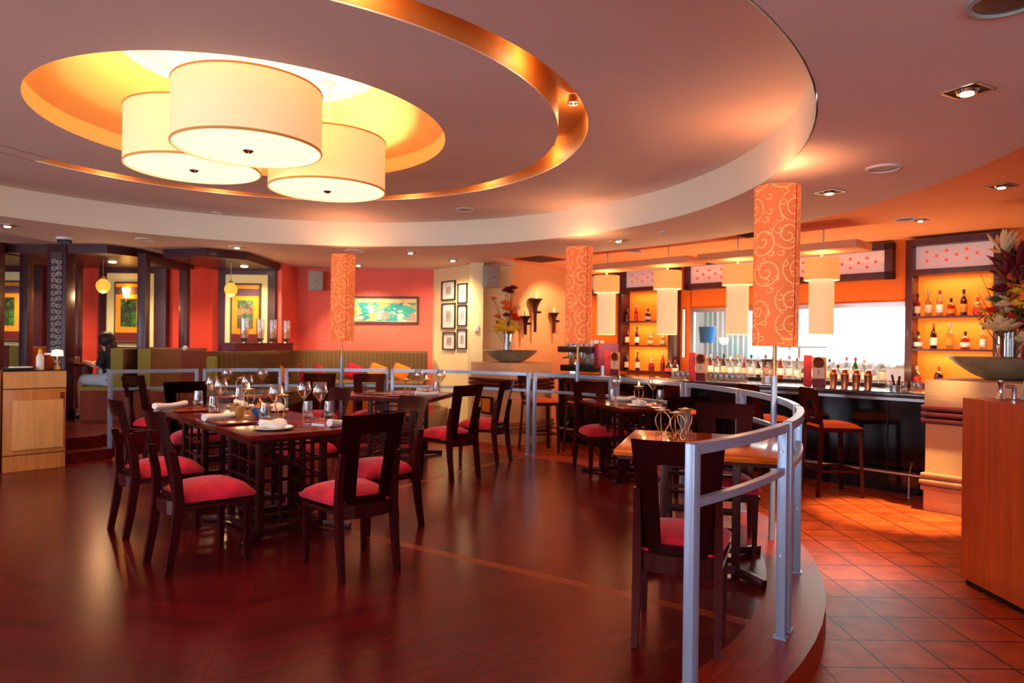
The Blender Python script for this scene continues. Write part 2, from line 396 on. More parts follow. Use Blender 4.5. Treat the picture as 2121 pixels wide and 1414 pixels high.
# floors
MB().box((0, 4.5, -.26), (26, 22, .2)).build('floor', 'floor_tiles', kind='structure')
def platform():
    b = MB(); bm = b.bm; uv = b.uv; n = 12; R = 3.52; R2 = 3.82; start = RD(-33)
    ctr = (CF[0], CF[1])
    def fc(pts, ang, mi):
        f = bm.faces.new([bm.verts.new((x, y, 0)) for x, y in pts]); f.material_index = mi
        for lp in f.loops:
            x, y = lp.vert.co.x - ctr[0], lp.vert.co.y - ctr[1]
            lp[uv].uv = (x * cos(ang) + y * sin(ang), -x * sin(ang) + y * cos(ang))
    NS = 8; hw = .04
    for k in range(NS):
        a0 = start + 2 * pi * k / NS; a1 = a0 + 2 * pi / NS; mid = (a0 + a1) / 2
        d0 = math.asin(hw / R)
        arc = [a0 + d0 + (a1 - a0 - 2 * d0) * i / 12 for i in range(13)]
        tip = hw / sin(pi / NS)
        fc([(ctr[0] + tip * cos(mid), ctr[1] + tip * sin(mid))] + [(ctr[0] + R * cos(a), ctr[1] + R * sin(a)) for a in arc], mid + pi / 2, 0)
        # inlaid band along the seam
        c0, s0 = cos(a0), sin(a0); q = hw
        fc([(ctr[0] + r * c0 - t * s0, ctr[1] + r * s0 + t * c0) for r, t in ((0, -q), (R, -q), (R, q), (0, q))], a0, 2 if k in (0, 2) else 0)
    for i in range(96):
        a, c2 = 2 * pi * i / 96, 2 * pi * (i + 1) / 96
        f = bm.faces.new([bm.verts.new((ctr[0] + r * cos(t), ctr[1] + r * sin(t), 0.0002)) for r, t in ((R - .01, a), (R2, a), (R2, c2), (R - .01, c2))]); f.material_index = 1
        for lp, u in zip(f.loops, ((a * R, 0), (a * R, .28), (c2 * R, .28), (c2 * R, 0))): lp[uv].uv = u
        f = bm.faces.new([bm.verts.new((ctr[0] + R2 * cos(t), ctr[1] + R2 * sin(t), z)) for t, z in ((a, 0), (c2, 0), (c2, -.16), (a, -.16))]); f.material_index = 1
        for lp, u in zip(f.loops, ((a * R, 0), (c2 * R, 0), (c2 * R, .16), (a * R, .16))): lp[uv].uv = u
    o = b.build('floor_platform', ['planks', 'planks_rim', 'planks_band'], kind='structure')
    for p in o.data.polygons: p.use_smooth = False
platform()
def plank_ring(name, r0, r1, a0, a1, z0, z1, mt='planks'):
    b = MB().ring(r0, r1, a0, a1, z0, z1, c=CF)
    for f in b.bm.faces:
        for lp in f.loops: lp[b.uv].uv = (lp.vert.co.x, lp.vert.co.y + lp.vert.co.z)
    o = b.build(name, mt, kind='structure')
    return o
plank_ring('floor_step', 3.62, 3.92, 138.5, 146.8, -.1, .12)
plank_ring('floor_booths', 3.92, 9, 138.5, 146.8, -.2, .24)
plank_ring('floor_booths', 4.02, 9, 84, 138.5, -.2, .24)
plank_ring('floor_booths', 4.5, 9, 146.8, 200, -.2, .24)
# ceilings
def ceil(name, *a, **k): return MB().ring(*a, c=CC, **k).build(name, 'ceiling_paint', kind='structure')
b = MB().ring(3.96, 13, 72, 270, ZL, ZL + .12, c=CC); b.ring(3.96, 5.3, -90, 72, ZL, ZL + .12, c=CC); b.build('ceiling', 'ceiling_paint', kind='structure')
MB().ring(5.3, 15, -91, 72.5, 2.73, 2.85, c=CC).build('ceiling_bar', 'ceiling_orange', kind='structure')
MB().lathe([(3.95, ZL - .002), (3.95, ZU + .02)], 160, c=(CC[0], CC[1], 0)).build('trim_1', 'rim_paint', kind='structure')
b = MB().ring(1.46, 2.33, 0, 360, ZU, ZU + .012, c=CC, n=360); b.ring(2.55, 4.02, 0, 360, ZU, ZU + .012, c=CC, n=360); b.ring(2.32, 2.56, 158, 295 - 0, ZU, ZU + .012, c=CC, n=360)
b.build('ceiling_disc', 'ceiling_paint', kind='structure')
# the glowing slot: arc from -65 (behind the camera's edge) round to 158 degrees
b = MB().ring(2.28, 2.331, -65.5, 158.5, ZU + .01, 3.20, c=CC, n=360); b.ring(2.549, 2.6, -65.5, 158.5, ZU + .01, 3.20, c=CC, n=360); b.ring(2.28, 2.6, -65.5, 158.5, 3.18, 3.24, c=CC, n=360)
b.build('trim_2', 'gold_paint', kind='structure')
# dome recess
MB().lathe([(1.46, ZU), (1.46, 3.09), (1.0, 3.50), (.955, 3.52)], 96, c=(CC[0], CC[1], 0)).build('ceiling_dome', 'dome_paint', kind='structure')
MB().lathe([(.955, 3.51), (.955, 3.57), (0, 3.57)], 96, c=(CC[0], CC[1], 0)).build('ceiling_dome_top', 'dome_white', kind='structure')
# walls
def wall(name, p, q, mt, z0=-.16, z1=2.85, t=.12):
    p = Vector((*p, 0)); q = Vector((*q, 0)); d = (q - p); n = Vector((d.y, -d.x, 0)).normalized()
    if n.dot(Vector((0, 5, 0)) - (p + q) / 2) > 0: n = -n
    m = (p + q) / 2 + n * t / 2
    return MB().box((m.x, m.y, (z0 + z1) / 2), (d.length, t, z1 - z0), atan2(d.y, d.x)).build(name, mt, kind='structure')
wall('wall_back', (-3.82, 12.1), (-1.38, 12.1), 'pink_wall')
wall('wall_side', (-3.86, 11.42), (-3.80, 12.12), 'pink_wall')
wall('wall_booths', (-10.6, 11.5), (-3.86, 11.5), 'red_wall')
wall('wall_photos', (-1.4, 12.1), (-.62, 11.1), 'cream_wall')
wall('wall_niche', (-.72, 11.45), (-.03, 11.45), 'cream_wall')
wall('wall_sconces', (-.05, 11.45), (1.1, 12.85), 'tan_wall')
MB().box((-.60, 11.12, 1.27), (.22, .34, 2.86), .12).build('wall_pier', 'cream_wall', kind='structure')
wall('wall_left', (-10, -2.6), (-10, 11.6), 'rear_wall')
wall('wall_right', (8.2, -2.6), (8.2, 6.2), 'rear_wall')
# rear wall with windows
b = MB()
b.box((-1, -2.5, .17), (20, .2, .66)); b.box((-1, -2.5, 2.62), (20, .2, .46))
for x in (-9.6, -5.4, -1.8, 1.8, 6.6): b.box((x, -2.5, 1.45), (1.0 if x not in (-9.6, 6.6) else (2.2 if x < 0 else 3.8), .2, 1.9))
b.build('wall_rear', 'rear_wall', kind='structure')
for i, x in enumerate((-7.2, -3.6, 0.0, 3.6)):
    f = MB().box((x - 1.27, -2.5, 1.45), (.06, .1, 1.9)).box((x + 1.27, -2.5, 1.45), (.06, .1, 1.9)).box((x, -2.5, 1.45), (.05, .1, 1.9)).box((x, -2.5, 2.37), (2.6, .1, .06)).box((x, -2.5, .53), (2.6, .1, .06)).build('window_%d' % (i + 1), 'dark_wood', kind='structure')
    MB().box((x, -2.52, 1.45), (2.5, .01, 1.8)).build('pane', 'pane', f)

# bar frame: local x along the bar (to the right), y away from the room, z up
BO = Vector((0, 11.45, 0)); BA = -atan2(.7280, .6855)
BD = Vector((cos(BA), sin(BA), 0)); BN = Vector((-sin(BA), cos(BA), 0))
def bp(x, y, z=0): v = BO + BD * x + BN * y; return (v.x, v.y, z)
def bs(s, a): D = a - 11.45; return (s - .728 * D, .6855 * D)
b = MB()
b.box((1.1, 1.81, 1.35), (2.46 - .0, .12, 3.02)); b.box((7.75, 1.81, 1.35), (4.52, .12, 3.02)); b.box((3.91, 1.81, .385), (3.2, .12, 1.09)); b.box((3.91, 1.81, 2.4), (3.2, .12, .92))
b.build('wall_bar', 'orange_wall', loc=BO, rz=BA, kind='structure')
b = MB()                                                             # chrome frame of the kitchen window
b.box((2.36, 1.75, 1.44), (.07, .05, 1.0)); b.box((5.47, 1.75, 1.44), (.05, .05, 1.0)); b.box((3.91, 1.75, 1.915), (3.1, .05, .06)); b.box((3.2, 1.78, 1.44), (.03, .03, 1.0))
f = b.build('window_5', 'steel', loc=BO, rz=BA, kind='structure')
MB().box((3.91, 1.80, 1.44), (3.1, .008, .98)).build('pane', 'pane', f)
# kitchen room beyond
b = MB(); b.box((3.9, 4.4, 1.3), (8.2, .1, 3.0)); b.box((.0, 3.1, 1.3), (.1, 2.6, 3.0)); b.box((7.8, 3.1, 1.3), (.1, 2.6, 3.0)); b.box((3.9, 3.2, 2.55), (8.2, 2.5, .1))
b.build('wall_kitchen', 'white_wall', loc=BO, rz=BA, kind='structure')
# =================================================================== CEILING LAMPS
def drum(x, y, r, zb, h, label, rod_top=3.57):
    t = thing('drum_pendant_lamp', label, 'ceiling lamp', (x, y, zb), 0, 'big drum lamps in the domed recess')
    MB().lathe([(r, 0), (r, h), (r - .008, h), (r - .008, 0), (r, 0)], 64).build('lamp_shade', 'shade_cream', t)
    MB().lathe([(r + .002, .0), (r + .006, .008), (r + .002, .016)], 64).build('shade_rim', 'shade_seam', t)
    MB().lathe([(r + .002, h - .014), (r + .006, h - .007), (r + .002, h)], 64).build('shade_rim', 'shade_seam', t)
    MB().lathe([(0, .012), (r - .01, .018), (r - .01, .024), (0, .02)], 64).build('diffuser', 'diffuser', t)
    MB().lathe([(0, -.02), (.02, -.018), (.035, -.004), (.035, .004), (0, .012)], 20).build('finial', 'chrome', t)
    b = MB().tube([(0, 0, .02), (0, 0, rod_top - zb)], .009, 10)
    b.build('rod', 'rim_paint', t)
    MB().lathe([(0, -.03), (.06, -.03), (.065, -.02), (.065, 0), (0, 0)], 24, c=(0, 0, rod_top - zb)).build('ceiling_cap', 'rim_paint', t)
    lamp('drum_bulb', 'POINT', (x + .12, y, zb + h * .55), 15, (1, .80, .56), size=.06)
    lamp('drum_bulb', 'SPOT', (x, y, zb - .03), 16, WARM2, size=.3, angle=150, blend=.8)
drum(-1.75, 4.49, .465, 2.605, .405, 'largest cream drum lamp hanging in front, nearest of the three in the dome')
drum(-2.47, 5.27, .485, 2.665, .43, 'left cream drum lamp, partly hidden behind the front one')
drum(-1.60, 5.86, .485, 2.645, .44, 'right cream drum lamp hanging on a visible white rod')

# spots inside the slot
sl = thing('slot_spotlight', '', 'spotlight', (0, 0, 0))
MB().lathe([(.0, .03), (.035, .03), (.045, -.03), (.04, -.03), (.03, .02)], 16).build('housing', 'chrome', sl)
MB().lathe([(0, 0), (.03, 0), (.03, .01), (0, .01)], 16).build('bulb', 'bulb', sl)
names = ['at the camera end of the glowing slot', 'near the top bend of the glowing slot', 'at the right end of the glowing slot', 'just past the right bend of the slot', 'on the far right arc of the slot', 'in the far arc right of the drum lamps', 'in the far arc behind the right drum lamp', 'in the far arc left of the drum lamps', 'nearest the left tip of the slot']
for i, a in enumerate((-61, -33, -7, 18, 44, 68, 92, 116, 140)):
    A = RD(a); rr = 2.44
    dup(sl, (CC[0] + rr * cos(A), CC[1] + rr * sin(A), 3.03 + .1), A, 'small spotlight ' + names[i], 'spotlights in the curved slot')
    A2 = RD(a + 3)
    lamp('slot_light', 'POINT', (CC[0] + rr * cos(A2), CC[1] + rr * sin(A2), 3.06), 1.6, WARM, size=.03)

# swirl floor lamps
def swirl(x, y, label, lean=(-.012, 0)):
    t = thing('swirl_floor_lamp', label, 'floor lamp', (x, y, 0), 0, 'tall orange swirl lamps along the railing')
    MB().lathe([(.150, 1.36), (.152, 1.365), (.154, 2.47), (.151, 2.475), (.149, 2.47), (.147, 1.365), (.150, 1.36)], 48).build('lamp_shade', 'swirl_fabric', t)
    MB().tube([(.155 * cos(-1.05), .155 * sin(-1.05), 1.365), (.157 * cos(-1.05), .157 * sin(-1.05), 2.47)], .003, 6).build('seam', 'petal_red', t)
    MB().lathe([(0, 1.362), (.147, 1.362), (.147, 1.366), (0, 1.366)], 48).build('bottom_ring', 'orange_cloth', t)
    MB().tube([(0, 0, 0), (0, 0, 1.15)], .021, 14).build('pole', 'rail_paint', t)
    MB().tube([(0, 0, 1.15), (0, 0, 1.40)], .013, 12).tube([(.105, 0, 1.33), (.105, 0, 1.37)], .004, 6).build('pole_tip', 'iron_gold', t)
    lamp('swirl_bulb', 'POINT', (x, y, 2.42), 5.5, WARM, size=.03)
    t.rotation_euler = (0, .006, 0)
swirl(1.84, 4.80, 'tall orange swirl floor lamp nearest the camera, by the curved railing')
swirl(.755, 7.91, 'tall orange swirl floor lamp by the railing gap, left of the bar')
swirl(-2.215, 8.86, 'tall orange swirl floor lamp on the left, in front of the coral wall')

# bar pendants and floating panels
def panel(xc, label):
    t = thing('floating_ceiling_panel', label, 'ceiling panel', bp(xc, .12, 2.44), BA, 'floating panels above the bar')
    MB().box((0, 0, .045), (1.95, .46, .085), bev=.004).build('board', 'panel_paint', t)
    for dx in (-.53, .53): MB().tube([(dx, 0, .085), (dx, 0, .29)], .008, 8).build('rod', 'steel', t)
panel(2.45, 'left floating panel hung above the bar with two pendants below it')
panel(4.54, 'right floating panel hung above the bar with two pendants below it')
pw = ['leftmost', 'second from left', 'third from left', 'rightmost']
for i, s in enumerate((2.03, 3.09, 4.13, 5.17)):
    x, y = bs(s, 11.6); P = bp(x, y, 0)
    t = thing('bar_pendant_lamp', '%s two-tier pendant lamp over the bar' % pw[i], 'pendant lamp', P, BA, 'two-tier pendants over the bar')
    MB().lathe([(.19, 2.12), (.19, 2.37), (.185, 2.37), (.185, 2.12), (.19, 2.12)], 40).build('upper_shade', 'cork', t)
    MB().lathe([(.135, 1.50), (.135, 2.13), (.131, 2.13), (.131, 1.50), (.135, 1.50)], 40).build('lower_shade', 'pendant_glow', t)
    MB().lathe([(.136, 2.125), (.188, 2.125), (.188, 2.12), (.136, 2.12)], 40).build('ring', 'diffuser', t)
    MB().tube([(0, 0, 2.3), (0, 0, 2.44)], .013, 8).build('stem', 'rim_paint', t)
    MB().box((0, 0, 2.3), (.3, .01, .01)).build('spider', 'steel', t)
    lamp('pendant_bulb', 'POINT', (P[0], P[1], 2.33), 5, WARM, size=.04)
    lamp('pendant_bulb', 'POINT', (P[0], P[1], 1.46), 5, WARM, size=.08)

for x in (1.6, 3.0, 4.4, 5.8): lamp('added_bar_fill', 'AREA', bp(x, .95, .95), 9, WARM, size=(1.2, .12), aim=bp(x, 1.25, 2.8))  # unseen fill lamps behind the counter, added to brighten the bar ceiling and wall
# recessed ceiling fittings
def square_light(x, y, z, lit, label, rz=0, s=1):
    t = thing('recessed_spotlight', label, 'ceiling light', (x, y, z), rz, 'square recessed spotlights')
    b = MB(); h = .085 * s; e = .008
    for dx, dy, a, c in ((0, h, 2 * h, e), (0, -h, 2 * h, e), (h, 0, e, 2 * h), (-h, 0, e, 2 * h)): b.box((dx, dy, -.003), (a + e, c + e, .006))
    b.build('frame', 'steel', t)
    MB().box((0, 0, -.0015), (2 * h - .006, 2 * h - .006, .002)).build('recess', 'black', t)
    MB().lathe([(0, -.02), (.045 * s, -.018), (.052 * s, -.002), (0, -.002)], 20).build('reflector', 'chrome', t)
    MB().lathe([(0, -.027), (.03 * s, -.024), (.03 * s, -.02)], 16).build('bulb', 'bulb' if lit else 'bulb_dim', t)
square_light(2.243, 3.388, ZL, 1, 'brightly glaring square spotlight nearest the camera, upper right', .5)
square_light(2.608, 5.641, ZL, 0, 'square recessed spotlight above the near swirl lamp', .5)
square_light(4.10, 5.74, 2.73, 0, 'square recessed spotlight over the right end of the bar', .5)
square_light(1.294, 8.394, ZL, 1, 'square recessed spotlight right of the middle swirl lamp', .6)
square_light(-1.468, 9.759, ZL, 1, 'twin-lens recessed spotlight just below the cream rim', .2)
square_light(-2.593, 11.443, ZL, 1, 'recessed spotlight close to the coral wall, right of the left swirl lamp', .2)
square_light(-.935, 10.614, ZL, 1, 'recessed spotlight before the wall of small photos', .2)
square_light(-3.809, 9.419, ZL, 1, 'recessed spotlight in front of the dark booth canopies', .1)
square_light(-5.798, 7.82, ZL, 1, 'recessed spotlight at the left edge of the picture', .1)
square_light(4.35, 7.3, 2.73, 1, 'small recessed spotlight above the right bottle shelves', .7, .7)
def round_vent(x, y, z, r, label, mt='ceiling_paint', inner='ceiling_paint'):
    t = thing('ceiling_speaker', label, 'ceiling speaker', (x, y, z), 0, 'round ceiling speakers')
    MB().lathe([(r * .82, -.004), (r * .88, -.016), (r, -.012), (r * 1.02, 0)], 32).build('ring', mt, t)
    MB().lathe([(0, -.006), (r * .84, -.006), (r * .84, -.001)], 32).build('grille', inner, t)
round_vent(2.631, 4.863, ZL, .115, 'round white ceiling speaker between the two nearest spotlights', inner='grey_plastic')
round_vent(1.80, 2.50, ZL, .13, 'dark round ceiling speaker at the top right corner', 'grey_plastic', 'lens_off')
round_vent(1.696, 7.744, ZL, .05, 'tiny round sensor on the ceiling above the bar pendants', inner='lens_off')
round_vent(-4.744, 8.792, ZL, .12, 'round ceiling speaker on the left, in front of the booths')
round_vent(-2.243, 9.675, ZL, .14, 'round ceiling speaker above the left swirl lamp')
round_vent(4.16, 7.55 - .3, 2.73, .11, 'round ceiling speaker above the sign boxes of the bar', inner='lens_off')
round_vent(1.80, 10.0, 2.73, .11, 'round ceiling speaker above the left floating panel', inner='lens_off')
round_vent(-.585, 8.203, ZU, .11, 'round ceiling speaker on the raised disc, right of the drum lamps', inner='grey_plastic')
round_vent(-3.738, 8.614, ZU, .06, 'small flat disc on the raised ceiling, left of the drum lamps')
def vent(x, y, z, s, rz, label):
    t = thing('ceiling_vent', label, 'air vent', (x, y, z), rz)
    MB().box((0, 0, -.006), (s, s, .012)).build('frame', 'brown_wood', t)
    b = MB()
    for i in range(9): b.box((0, (i - 4) * s * .095, -.014), (s * .9, s * .04, .006))
    b.build('louvre', 'iron_dark', t)
vent(.45, 11.1, 2.73, .6, .75, 'dark square air vent in the ceiling before the tan wall')
vent(2.95, 8.2, 2.73, .6, BA, 'dark square air vent in the ceiling behind the near swirl lamp')
t = thing('dome_camera', 'small dark security camera on a white disc above the carved pillar', 'security camera', (-5.75, 8.75, ZL))
MB().lathe([(0, -.03), (.09, -.028), (.1, 0), (0, 0)], 24).build('base', 'white_plastic', t)
MB().box((0, 0, -.05), (.16, .06, .05), bev=.01).build('housing', 'black', t)

# =================================================================== RAILING
def rail(a0, a1, label):
    mid = RD((a0 + a1) / 2); R = 3.68
    t = thing('railing_section', label, 'railing', (CF[0] + R * cos(mid), CF[1] + R * sin(mid), 0), 0, 'curved white railing sections')
    O = t.location
    def P(a, z): return (CF[0] + R * cos(RD(a)) - O.x, CF[1] + R * sin(RD(a)) - O.y, z)
    n = 10; ins = .4
    MB().tube([P(a0 + (a1 - a0) * i / n, .98) for i in range(n + 1)], .02, square=True).build('top_rail', 'rail_paint', t)
    MB().tube([P(a0 + (a1 - a0) * i / n, .78) for i in range(n + 1)], .015, square=True).build('mid_rail', 'rail_paint', t)
    for a in (a0, a1):
        p = P(a, 0); MB().box((p[0], p[1], .5), (.042, .042, 1.0), RD(a), bev=.004).build('post', 'rail_paint', t)
        MB().box((p[0], p[1], .004), (.06, .06, .008), RD(a)).build('foot_plate', 'rail_paint', t)
        for z in (.87, .39):
            q = Vector(P(a, z)); e = Vector((-sin(RD(a)), cos(RD(a)), 0)) * (.034 if a == min(a0, a1) else -.034) * (-1)
            MB().tube([q - e, q + e * .6], .007, 8).build('bolt', 'bolt', t)
    return t
secs = [(138.6, 124.2, 'white railing section at the far left, by the two steps'), (122.8, 109, 'white railing section second from left, behind the big table'),
        (107.8, 88, 'white railing section in front of the cushioned banquette, behind the left swirl lamp'), (86.8, 57.6, 'white railing section behind the far table, ending at the gap'),
        (56.2, 38.8, 'white railing section right of the gap, crossed by the middle swirl lamp'), (37.4, 21.4, 'white railing section behind the two-seat table'),
        (20.2, 6.4, 'short white railing section in front of the bar stools'), (5.2, -16.6, 'curving white railing section beside the near swirl lamp'),
        (-18.2, -32.8, 'white railing section at the sharp bend, rightmost of all'), (-34.4, -48.6, 'nearest white railing section, beside the chair in the foreground')]
for a in secs: rail(*a)

# =================================================================== CHAIRS
def make_chair():
    t = thing('dining_chair', '', 'chair'); W = 'chair_wood'
    # backrest: leaning, slightly curved panel with a tall rectangular slot
    b = MB(); xs = [-1, -.8, -.6, -.44, -.22, 0, .22, .44, .6, .8, 1]; zs = [.39, .458, .53, .61, .69, .77, .83, .885, .94]
    def pt(u, z):
        hw = .158 + (z - .40) / .54 * .045
        return (u * hw, -.185 - .03 * (1 - u * u) - .11 * max(0, (z - .44) / .5) ** 1.15, z)
    g = [[b.bm.verts.new(pt(u, z)) for u in xs] for z in zs]
    fs = []
    for i in range(len(zs) - 1):
        for j in range(len(xs) - 1):
            if 1 <= i <= 5 and 3 <= j <= 6: continue
            fs.append(b.bm.faces.new((g[i][j], g[i][j + 1], g[i + 1][j + 1], g[i + 1][j])))
    bmesh.ops.solidify(b.bm, geom=fs, thickness=.022)
    b.build('backrest', W, t, ang=30)
    # seat cushion
    b = MB(); n = 14; rows = []
    for i in range(n + 1):
        v = i / n * 2 - 1; row = []
        for j in range(n + 1):
            u = j / n * 2 - 1
            hw = .21 + .035 * v; x = u * hw; y = v * .225 + .022
            cr = (1 - abs(u) ** 3.2) * (1 - abs(v) ** 3.2)
            # round the corners
            k = 1 - .05 * (u * u * v * v)
            row.append(b.bm.verts.new((x * k, y * k, .425 + .065 * cr ** .5 + .012 * (1 - u * u) * (1 - v * v))))
        rows.append(row)
    fs = [b.bm.faces.new((rows[i][j], rows[i][j + 1], rows[i + 1][j + 1], rows[i + 1][j])) for i in range(n) for j in range(n)]
    low = [[b.bm.verts.new((v.co.x * .97, v.co.y * .97, .402)) for v in r] for r in (rows[0], [r[-1] for r in rows], rows[-1][::-1], [r[0] for r in rows][::-1])]
    for top, lo in zip((rows[0], [r[-1] for r in rows], rows[-1][::-1], [r[0] for r in rows][::-1]), low):
        for i in range(n): b.bm.faces.new((top[i], top[i + 1], lo[i + 1], lo[i]))
    b.build('seat', 'velvet', t, ang=75)
    # apron
    b = MB()
    b.beam((-.165, -.19, .375), (-.2, .20, .375), .022, .06).beam((.165, -.19, .375), (.2, .20, .375), .022, .06).beam((-.2, .205, .375), (.2, .205, .375), .06, .022)
    b.tube([(-.165, -.20, .375), (-.09, -.232, .375), (0, -.243, .375), (.09, -.232, .375), (.165, -.20, .375)], .0, square=True) if 0 else None
    pts = [(-.165, -.20), (-.09, -.226), (0, -.234), (.09, -.226), (.165, -.20)]
    for p, q in zip(pts, pts[1:]): b.beam((*p, .375), (*q, .375), .028, .075) if 0 else b.prism([(p[0], p[1] - .014), (q[0], q[1] - .014), (q[0], q[1] + .014), (p[0], p[1] + .014)], .335, .415)
    b.build('seat_frame', W, t)
    for sx in (-1, 1):
        b = MB(); sec = [(.0, -.262, .017), (.2, -.228, .021), (.40, -.205, .023), (.56, -.215, .020), (.715, -.245, .018)]
        rings = []
        for z, y, h in sec: rings.append([b.bm.verts.new((sx * (.178) + a * h * .85, y + c * h * 1.15, z)) for a, c in ((-1, -1), (1, -1), (1, 1), (-1, 1))])
        for A, B in zip(rings, rings[1:]):
            for k in range(4): b.bm.faces.new((A[k], A[(k + 1) % 4], B[(k + 1) % 4], B[k]))
        b.bm.faces.new(rings[0]); b.bm.faces.new(rings[-1])
        b.build('leg', W, t)
    for sx in (-1, 1):
        b = MB(); rings = []
        for z, h in ((0, .014), (.37, .022), (.405, .022)): rings.append([b.bm.verts.new((sx * .195 + a * h, .195 + c * h, z)) for a, c in ((-1, -1), (1, -1), (1, 1), (-1, 1))])
        for A, B in zip(rings, rings[1:]):
            for k in range(4): b.bm.faces.new((A[k], A[(k + 1) % 4], B[(k + 1) % 4], B[k]))
        b.bm.faces.new(rings[0]); b.bm.faces.new(rings[-1])
        b.build('leg', W, t)
    return t
CH = make_chair()
def chair(x, y, f, label, g='dark wooden dining chairs with red seats'): return dup(CH, (x, y, 0), face(f), label, g)
chair(-.975, 4.17, (-.64, .77), 'dark slotted-back chair at the near end of the big table, back to the camera')
chair(-1.90, 4.22, (.70, .71), 'dark chair on the left side of the big table, nearer of the two')
chair(-2.535, 4.925, (.71, .70), 'dark chair on the left side of the big table, farther of the two')
chair(-.97, 5.03, (-.758, -.652), 'dark chair on the right side of the big table, just behind the near one')
chair(-1.74, 5.88, (-.74, -.67), 'dark chair on the right side of the big table, farther along')
chair(-3.02, 6.50, (.652, -.758), 'dark chair at the far end of the big table, facing the camera')
chair(-3.95, 7.62, (1, -.1), 'dark chair seen edge-on in front of the left railing section')
chair(.82, 3.27, (.31, .95), 'dark slotted-back chair in the foreground beside the nearest railing')
chair(1.455, 4.66, (-.30, -.954), 'brown slotted backrest chair facing the camera across the orange-lit table')
chair(1.36, 5.86, (-.32, .947), 'dark chair between the two right-hand tables, back to the camera')
chair(.95, 7.30, (.32, -.947), 'dark chair behind the two-seat table by the middle swirl lamp')
chair(-.63, 6.93, (-.72, .69), 'dark chair with blue-lit legs at the near right corner of the far table')
chair(-.31, 7.80, (-.92, .40), 'dark chair at the right side of the far table, closest to the railing gap')
chair(-1.78, 8.52, (.2, -.98), 'dark chair at the far side of the far table, before the railing')
chair(-2.38, 8.45, (.25, -.97), 'dark chair below the left swirl lamp, facing the camera')

# =================================================================== TABLES
def make_table_base(w, d, t):
    """lattice pedestal of slim bars standing on a square of floor beams with splayed feet"""
    W = 'lattice_wood'; zt = .715; s = .021
    hx, hy = w / 2, d / 2
    for sx in (-1, 1):
        for sy in (-1, 1):
            MB().box((sx * hx, sy * hy, (zt + .05) / 2), (.045, .045, zt - .05), bev=.003).build('leg', W, t)
    b = MB()
    for sx in (-1, 1):
        for k in (-.33, .33):
            b.box((sx * hx, k * 2 * hy * .55, .4), (s, s, .63)); b.box((k * 2 * hx * .55, sx * hy, .4), (s, s, .63))
    for z in (.15, .27, .39, .51, .63):
        for sx in (-1, 1): b.box((0, sx * hy, z), (w, s, s)); b.box((sx * hx, 0, z), (s, d, s))
    b.build('lattice', W, t)
    b = MB()
    for sx in (-1, 1): b.box((0, sx * hy, .045), (w, .05, .05)); b.box((sx * hx, 0, .045), (.05, d, .05))
    b.build('base_frame', W, t)
    for sx in (-1, 1):
        for sy in (-1, 1):
            MB().beam((sx * hx, sy * hy, .04), (sx * (hx + .15), sy * (hy + .15), .022), .045, .045, bev=.003).build('foot', W, t)
def table(name, corner, ang_l, Lw, Lh, label, group, base=(.56, .46), mt='table_wood'):
    """corner = near corner, first axis along ang_l"""
    l = Vector((cos(ang_l), sin(ang_l))); s = Vector((sin(ang_l), -cos(ang_l)))
    if Lh < 0: s = -s; Lh = -Lh
    c = Vector(corner) + l * Lw / 2 + s * Lh / 2
    t = thing(name, label, 'table', (c.x, c.y, 0), ang_l, group)
    MB().box((0, 0, .734), (Lw, Lh, .032), bev=.004).build('tabletop', mt, t)
    MB().box((0, 0, .706), (Lw - .05, Lh - .05, .024)).build('apron', 'lattice_wood', t)
    make_table_base(base[0], base[1], t)
    return t
aL = atan2(.758, -.652)
table('dining_table', (-1.655, 4.30), aL, 1.195, .85, 'near half of the big dark dining table set for several people', 'wooden dining tables')
table('dining_table', (-1.655 - .652 * 1.2, 4.30 + .758 * 1.2), aL, 1.195, .85, 'far half of the big dark dining table, pushed against the near half', 'wooden dining tables')
aF = atan2(.98, .2)
table('dining_table', (-.87, 7.44), aF, .93, -1.10, 'dark dining table in the far middle, in front of the railing gap', 'wooden dining tables', (.5, .5))
table('dining_table', (1.06, 6.48), atan2(.947, -.32), 1.02, .58, 'dark two-seat table below the middle swirl lamp', 'wooden dining tables', (.42, .3))
table('dining_table', (.595, 3.955), atan2(.954, .30), .98, .95, 'wooden table in the right foreground reflecting orange light', 'wooden dining tables', (.42, .42), 'table_orange_reflection')
table('dining_table', (-2.62, 7.35), atan2(1, .0), .85, -.85, 'small dark table behind the big table, in front of the left railing', 'wooden dining tables', (.4, .4))
# =================================================================== BAR
def bthing(name, label, cat, x, y, z, rz=0, group=None): return thing(name, label, cat, bp(x, y, z), BA + rz, group)
t = bthing('bar_counter', 'long dark bar counter running diagonally behind the railing', 'bar counter', 3.67, .25, -.16)
MB().box((0, 0, .5), (5.20, .5, 1.0)).build('body', 'black_gloss', t)
for i in range(7): MB().box((-2.15 + i * .715, -.256, .5), (.012, .012, .9)).build('panel_joint', 'black', t)
MB().box((0, -.0, 1.03), (5.20, .76, .06), bev=.012).build('counter_top', 'bar_top', t)
MB().box((0, -.3, .985), (5.18, .1, .03)).build('edge_strip', 'steel', t)
t = bthing('foot_rail', 'metal foot rail running low along the front of the bar', 'foot rail', 3.67, -.17, -.16)
MB().tube([(-2.5, 0, .23), (2.60, 0, .23)], .02, 12).build('rail', 'steel', t)
for x in (-2.3, -1.2, 0, 1.2, 2.40):
    MB().tube([(x, 0, 0), (x, 0, .23)], .012, 10).lathe([(.035, 0), (.035, .01), (0, .012)], 16, c=(x, 0, 0)).tube([(x, 0, .23), (x, .09, .34)], .01, 8).build('bracket', 'steel', t)
t = bthing('back_counter', 'low back counter under the kitchen window carrying the bottles', 'counter', 3.9, 1.47, -.16)
